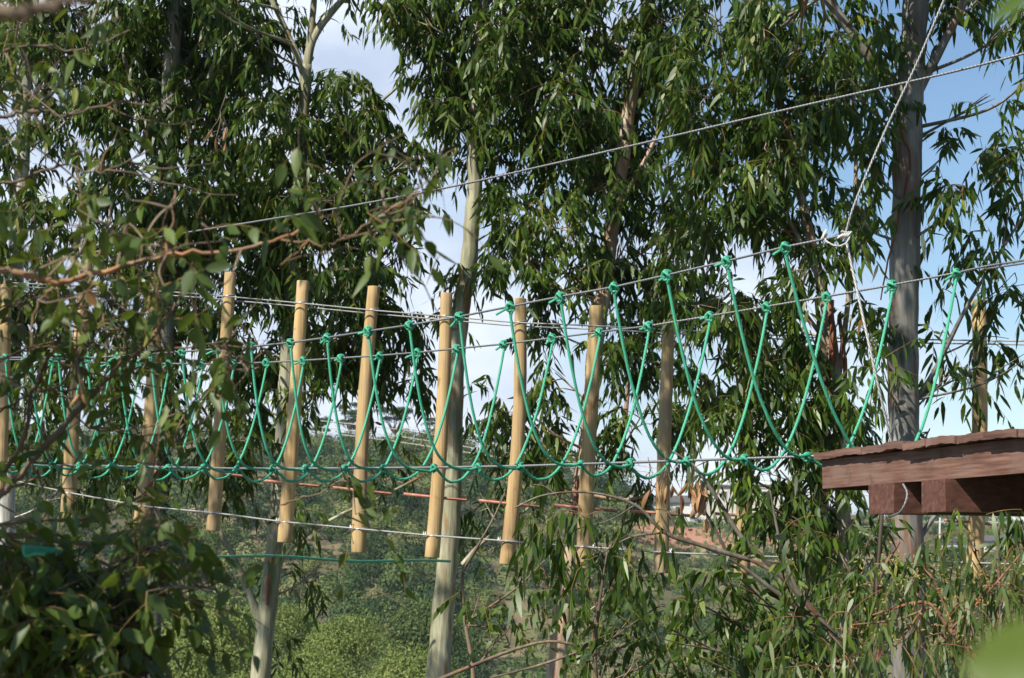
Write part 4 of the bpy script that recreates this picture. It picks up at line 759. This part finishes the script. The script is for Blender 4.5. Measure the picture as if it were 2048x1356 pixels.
# ================================================================== FOREGROUND LEFT (broad leaves, bare twigs)
def foretree(name, label, branches, clusters, Y, LL=.058, LW=.026, twm='twig', lf='broad', ntw=0, shade=(), cat='tree'):
    p0 = P(branches[0][0][0], branches[0][0][1], Y); O = np.array(tuple(p0)); rt = thing(name, p0, label, cat); AP = []
    for bq in branches:
        q, qr = pxpath(bq, Y, 7); q[1:-1] += rng.normal(0, .0025, (len(q) - 2, 3)); q, qr = gnarl(q, qr, .1); MB().tube(q, qr, 9).build('branch', M[twm], rt, origin=O); AP.append(q)
    AP = np.concatenate(AP); tw, lm, sm = MB(), MB(), MB()
    for _ in range(ntw):            # thin bare twigs
        a = AP[int(rng.integers(len(AP)))]; d = rng.normal(size=3) * np.array([1, .5, .8]) + np.array([.35, 0, .15]); d /= np.linalg.norm(d); ln = rng.uniform(.08, .32)
        pts = [a]; 
        for s in range(5): d = d + rng.normal(0, .22, 3); d /= np.linalg.norm(d); pts.append(pts[-1] + d * ln / 5)
        tw.tube(crom(pts, 3), np.linspace(rng.uniform(.0016, .0032), .0008, 16), 4)
        if rng.random() < .5: 
            b0 = np.array(pts[2:5]); sprays(lm, sm, b0, unit(rng.normal(size=(3, 3)) + np.array([.2, -.1, -.1])), .06, 2, LL * .8, LW * .8, .5, .001, fold=.25, K=4)
    for (px, py, rp, n) in clusters:
        ns = max(int(n / (7.5 if name == 'broadleaf_branch' else 4)), 1); c = np.stack([np.array(tuple(P(px + rng.normal(0, rp * .5), py + rng.normal(0, rp * .5), Y + rng.normal(0, .15)))) for _ in range(ns)])
        for q in c:
            i_ = int(np.argmin(np.linalg.norm(AP - q, axis=1) + rng.uniform(0, .08, len(AP)))); a = AP[i_]; md = (a + q) / 2 + rng.normal(0, .03, 3); tw.tube(crom([a, md, q], 4), np.linspace(.003, .0012, 9), 4, cap=False)
        sprays(lm, sm, c, rng.normal(size=(ns, 3)) * np.array([1, .6, .7]), .13, 5, LL, LW, .45, .0013, fold=.25, K=5, dr=.25)
    for (px, py, Yt, tt, rm, n) in shade:     # foliage added out of view to shade (px, py, Yt)
        q0 = np.array(tuple(P(px, py, Yt) + sd * tt)); e0 = AP[0] + np.array([-.25, 0, 0]); tw.tube(crom([AP[0], e0, (e0 + q0) / 2 + np.array([-.15, 0, 0]), q0], 6), np.linspace(.007, .003, 19), 5)
        c = q0 + rng.normal(0, rm * .5, (n // 5, 3)); sprays(lm, sm, c, rng.normal(size=(n // 5, 3)), .15, 5, LL, LW, .45, .0013, fold=.25, K=5, dr=.25)
        for q in c[:12]: tw.tube(crom([q0, (q0 + q) / 2 + rng.normal(0, .03, 3), q], 3), np.linspace(.003, .001, 7), 4)
    if tw.n: tw.build('twigs', M['twig' if twm == 'twig_orange' else twm], rt, origin=O)
    if sm.n: sm.build('leaf_stalks', M['twig_yel'], rt, origin=O)
    if lm.n: lm.build('foliage', M[lf], rt, origin=O)
    return rt
foretree('broadleaf_branch', 'long curved brown branch with sparse broad leaves reaching in from the left edge', [
    [(-80, 528, 15), (0, 538, 15), (60, 552, 14), (115, 563, 13), (200, 545, 11), (330, 512, 9), (460, 501, 7), (560, 478, 6), (640, 440, 4), (680, 425, 3)], [(560, 478, 4), (640, 490, 3), (700, 470, 3), (760, 430, 3), (830, 395, 2), (885, 380, 2)], [(640, 440, 3), (600, 500, 3), (560, 530, 2)], [(330, 512, 5), (345, 440, 4), (350, 380, 3)], [(115, 563, 5), (70, 620, 4), (60, 700, 3)]],
    [(120, 470, 60, 40), (330, 470, 60, 30), (240, 500, 50, 16), (430, 440, 50, 14), (560, 440, 60, 16), (660, 400, 50, 10), (780, 400, 50, 14), (840, 450, 40, 8), (340, 590, 60, 16), (60, 520, 50, 16)], 3.9, ntw=20, twm='twig_orange')
foretree('broadleaf_branch', 'leafy upper branch of broad leaves over the white trunk at the left edge', [
    [(-80, 250, 9), (0, 235, 8), (60, 222, 7), (140, 228, 5), (240, 205, 4), (320, 215, 3)], [(-1100, 100, 22), (-700, 200, 18), (-400, 250, 14), (-80, 250, 9)], [(-80, 380, 7), (40, 360, 6), (120, 330, 5), (200, 345, 4), (300, 300, 3)], [(-60, 120, 7), (60, 90, 6), (160, 100, 4), (260, 60, 3)]],
    [(40, 200, 50, 20), (120, 250, 50, 14), (220, 230, 50, 12), (200, 350, 60, 16), (60, 340, 60, 20), (300, 330, 50, 8), (120, 130, 60, 14), (240, 100, 60, 10), (30, 60, 50, 14), (150, 30, 60, 12), (60, 420, 50, 14),
     (-350, 300, 330, 420), (-600, 100, 330, 420), (-900, 250, 330, 420), (-650, 420, 300, 350), (-1000, -100, 330, 350)], 4.6, LL=.054, LW=.024, ntw=30)  # foliage far left, out of frame, is added to shade the dark bush
foretree('bare_twig_bush', 'tangle of bare brown and grey twigs in front of the logs at the left', [
    [(-80, 1075, 16), (0, 990, 15), (60, 925, 14), (150, 830, 12), (230, 740, 9), (300, 680, 6), (360, 590, 4), (385, 520, 3)], [(-60, 1000, 10), (40, 900, 10), (70, 760, 9), (150, 620, 7), (210, 480, 5), (230, 400, 3)],
    [(-60, 1060, 9), (60, 1040, 8), (180, 1032, 7), (290, 985, 6), (340, 900, 4), (420, 830, 3)], [(-60, 1240, 8), (90, 1140, 8), (180, 1090, 7), (260, 1060, 5), (390, 1050, 4)], [(-60, 1070, 13), (60, 1072, 13), (150, 1088, 10), (240, 1085, 6)],
    [(-60, 740, 5), (60, 700, 5), (160, 690, 4), (290, 700, 4), (430, 690, 3), (480, 720, 2)], [(60, 925, 6), (90, 1000, 5), (70, 1100, 5), (20, 1250, 6)], [(150, 830, 5), (200, 860, 4), (300, 850, 3), (400, 800, 3)], [(-60, 860, 6), (40, 800, 5), (130, 760, 5), (200, 650, 4), (215, 560, 3)],
    [(150, 620, 5), (190, 660, 5), (215, 620, 4), (240, 560, 3)], [(-60, 640, 5), (60, 600, 4), (160, 590, 4), (240, 540, 3), (300, 520, 2)]],
    [(60, 640, 60, 20), (440, 740, 34, 22), (330, 760, 30, 8), (200, 560, 50, 10), (60, 780, 50, 14), (330, 650, 50, 8), (80, 900, 60, 12), (240, 620, 40, 10), (470, 690, 30, 8)], 4.9, ntw=130)
foretree('dark_bush', 'dark leafy bush filling the lower left corner', [
    [(-80, 1400, 16), (40, 1300, 12), (140, 1200, 9), (240, 1130, 6), (330, 1080, 4)], [(-40, 1420, 14), (120, 1350, 10), (240, 1270, 7), (330, 1200, 5), (420, 1160, 4)], [(60, 1420, 12), (200, 1380, 9), (330, 1330, 6)], [(-80, 1250, 10), (20, 1200, 8), (90, 1150, 6), (160, 1110, 4)]],
    [(60, 1180, 80, 90), (180, 1170, 60, 30), (270, 1130, 50, 40), (60, 1280, 90, 200), (190, 1260, 90, 190), (120, 1350, 110, 240), (310, 1160, 50, 50), (380, 1110, 40, 30), (420, 1190, 34, 14), (230, 1290, 50, 60), (20, 1100, 60, 100), (200, 1360, 60, 90), (300, 1070, 40, 30), (60, 1240, 110, 120), (160, 1220, 100, 80)], 4.4, LL=.06, LW=.029, ntw=30, cat='bush', shade=[(30, 1180, 4.4, 1.0, .3, 420), (180, 1160, 4.4, 1.05, .3, 420), (100, 1300, 4.4, 1.1, .3, 420), (290, 1280, 4.4, 1.2, .26, 300), (40, 1040, 4.6, 1.1, .3, 350), (360, 1120, 4.4, 1.25, .16, 120), (200, 960, 4.9, 1.4, .3, 260), (60, 800, 4.9, 1.2, .3, 260)])
foretree('leafy_twig', 'small yellowish leafed twig hanging between the sixth and seventh logs', [[(560, 1010, 3), (640, 985, 3), (690, 960, 3), (720, 985, 2)], [(690, 960, 2), (700, 1000, 2), (690, 1030, 2)]], [(680, 975, 20, 12), (710, 1040, 20, 8), (760, 1050, 24, 6)], 5.6, ntw=0, cat='twig')
foretree('blurred_branch', 'thick out of focus branch across the top left corner', [[(-140, 30, 40), (0, 28, 36), (90, 14, 26), (180, -8, 18), (260, -40, 10)]], [], 1.3, ntw=0, cat='branch')

def bigleaf(name, label, base, tip, width, Y, dY, mat, cat='leaf'):
    a = np.array(tuple(P(*base, Y))); b2 = np.array(tuple(P(*tip, Y + dY))); ln = np.linalg.norm(b2 - a); ax = (b2 - a) / ln; w = width * Y / FX
    up_ = np.array([0, -1., .15]); side = np.cross(ax, up_); side /= np.linalg.norm(side); nrm = np.cross(side, ax); n, m_ = 14, 6; V = []; T = .0004
    for lay in (0, 1):
        for i_ in range(n + 1):
            f = i_ / n; hw = w * .5 * (math.sin(math.pi * f ** .75) ** .75 + .01)
            for j_ in range(m_ + 1):
                g_ = j_ / m_ * 2 - 1; V.append(a + ax * ln * f + side * hw * g_ + nrm * (-.16 * hw * (1 - abs(g_)) - .12 * ln * f * f + T * lay + .03 * hw * math.sin(f * 14) * abs(g_)))
    S = m_ + 1; q = []
    for lay in (0, 1):
        for i_ in range(n):
            for j_ in range(m_): c = lay * (n + 1) * S + i_ * S + j_; q.append([c, c + 1, c + S + 1, c + S][::(1 if lay else -1)])
    mb = MB().add(V, np.array(q), rnd=np.full(len(q), .7)); return tag(mb.build(name, M[mat], origin=a), label, cat)
bigleaf('blurred_leaf', 'large out of focus bright green leaf in the bottom right corner', (2150, 1330), (1915, 1330), 190, .62, .02, 'broad')
bigleaf('blurred_leaf', 'dark out of focus leaf at the top right corner', (2080, -30), (1960, 40), 50, 1.1, .05, 'euc')

# ------------------------------------------------------------------ haze over the valley
hm = bpy.data.materials.new('valley_haze'); hm.use_nodes = True
for n_ in list(hm.node_tree.nodes): hm.node_tree.nodes.remove(n_)
ho = hm.node_tree.nodes.new('ShaderNodeOutputMaterial'); hv = hm.node_tree.nodes.new('ShaderNodeVolumePrincipled')
hv.inputs['Color'].default_value = (.86, .92, 1, 1); hv.inputs['Density'].default_value = .00018; hv.inputs['Anisotropy'].default_value = .2
hm.node_tree.links.new(hv.outputs[0], ho.inputs['Volume'])
hz = MB().box((0, 480, -1), (2440, 0, 0), (0, 2440, 0), (0, 0, 60)).build('haze', hm, smooth=False); hz['kind'] = 'stuff'
# ------------------------------------------------------------------ dried brown leaf clusters
def dried(px, py, Y, n, spread, LL, label, hangto=None):
    c = P(px, py, Y); rt = thing('dried_leaf_cluster', c, label, 'dry leaves', 'dried leaf clusters')
    b2 = np.array([[rng.normal(0, spread), rng.normal(0, .02), rng.normal(0, spread * 1.1)] for _ in range(n)]); ax = unit(rng.normal(0, .28, (n, 3)) + np.array([0, 0, -1.])); lm = MB()
    for i_ in range(n):      # curled pods: cupped blades with thickness
        L_ = LL * rng.uniform(.7, 1.15); W_ = L_ * rng.uniform(.28, .42); a0 = rng.uniform(0, 6.28); m_ = 7; nn = 8; V = []
        u = unit(np.cross(ax[i_], [math.cos(a0), math.sin(a0), .1])); v = np.cross(ax[i_], u); arc = rng.uniform(1.6, 3.4); bend = rng.normal(0, .16)
        for k in range(nn + 1):
            f = k / nn; hw = W_ * .5 * math.sin(math.pi * min(f * .96 + .02, 1)) ** .8
            for j_ in range(m_ + 1):
                th = (j_ / m_ - .5) * arc; V.append(b2[i_] + ax[i_] * L_ * f + u * (math.sin(th) * hw + bend * L_ * f * f) + v * math.cos(th) * hw * .8)
        S = m_ + 1; q = [[k * S + j_, k * S + j_ + 1, (k + 1) * S + j_ + 1, (k + 1) * S + j_] for k in range(nn) for j_ in range(m_)]
        lm.add(V, np.array(q), rnd=np.full(len(q), rng.random()))
    lm.build('dried_leaves', M['dry'], rt); sm = MB()
    st = np.array([0, 0, .09])
    for i_ in range(n): sm.tube(crom([st * rng.uniform(.7, 1), (st + b2[i_]) / 2 + rng.normal(0, .006, 3), b2[i_]], 3), .0016, 4)
    sm.tube([st, st + np.array([rng.normal(0, .02), 0, .07])], .0022, 4); sm.build('stalks', M['twig'], rt)
dried(1388, 965, 9.4, 9, .024, .10, 'largest cluster of dried brown leaves hanging left of the eleventh log')
dried(1403, 995, 9.4, 8, .030, .085, 'dried brown leaves just below the largest brown cluster')
dried(1332, 968, 9.8, 8, .022, .085, 'dried brown leaves hanging against the tenth log')
dried(1361, 985, 9.5, 1, .004, .10, 'single dried brown leaf hanging between the tenth log and the largest brown cluster')
dried(1302, 980, 9.8, 1, .004, .10, 'single dried tan leaf just left of the tenth log')
dried(150, 775, 4.7, 6, .014, .034, 'rust brown dried leaves among the twigs in front of the second log')
dried(440, 265, 8.0, 4, .026, .065, 'reddish brown dried leaves high in the dark crown')
dried(1060, 1105, 12.5, 3, .020, .05, 'small tan dried leaves right of the eighth log')
dried(1040, 1205, 12.5, 3, .020, .05, 'small tan dried leaves low beside the thin sapling')
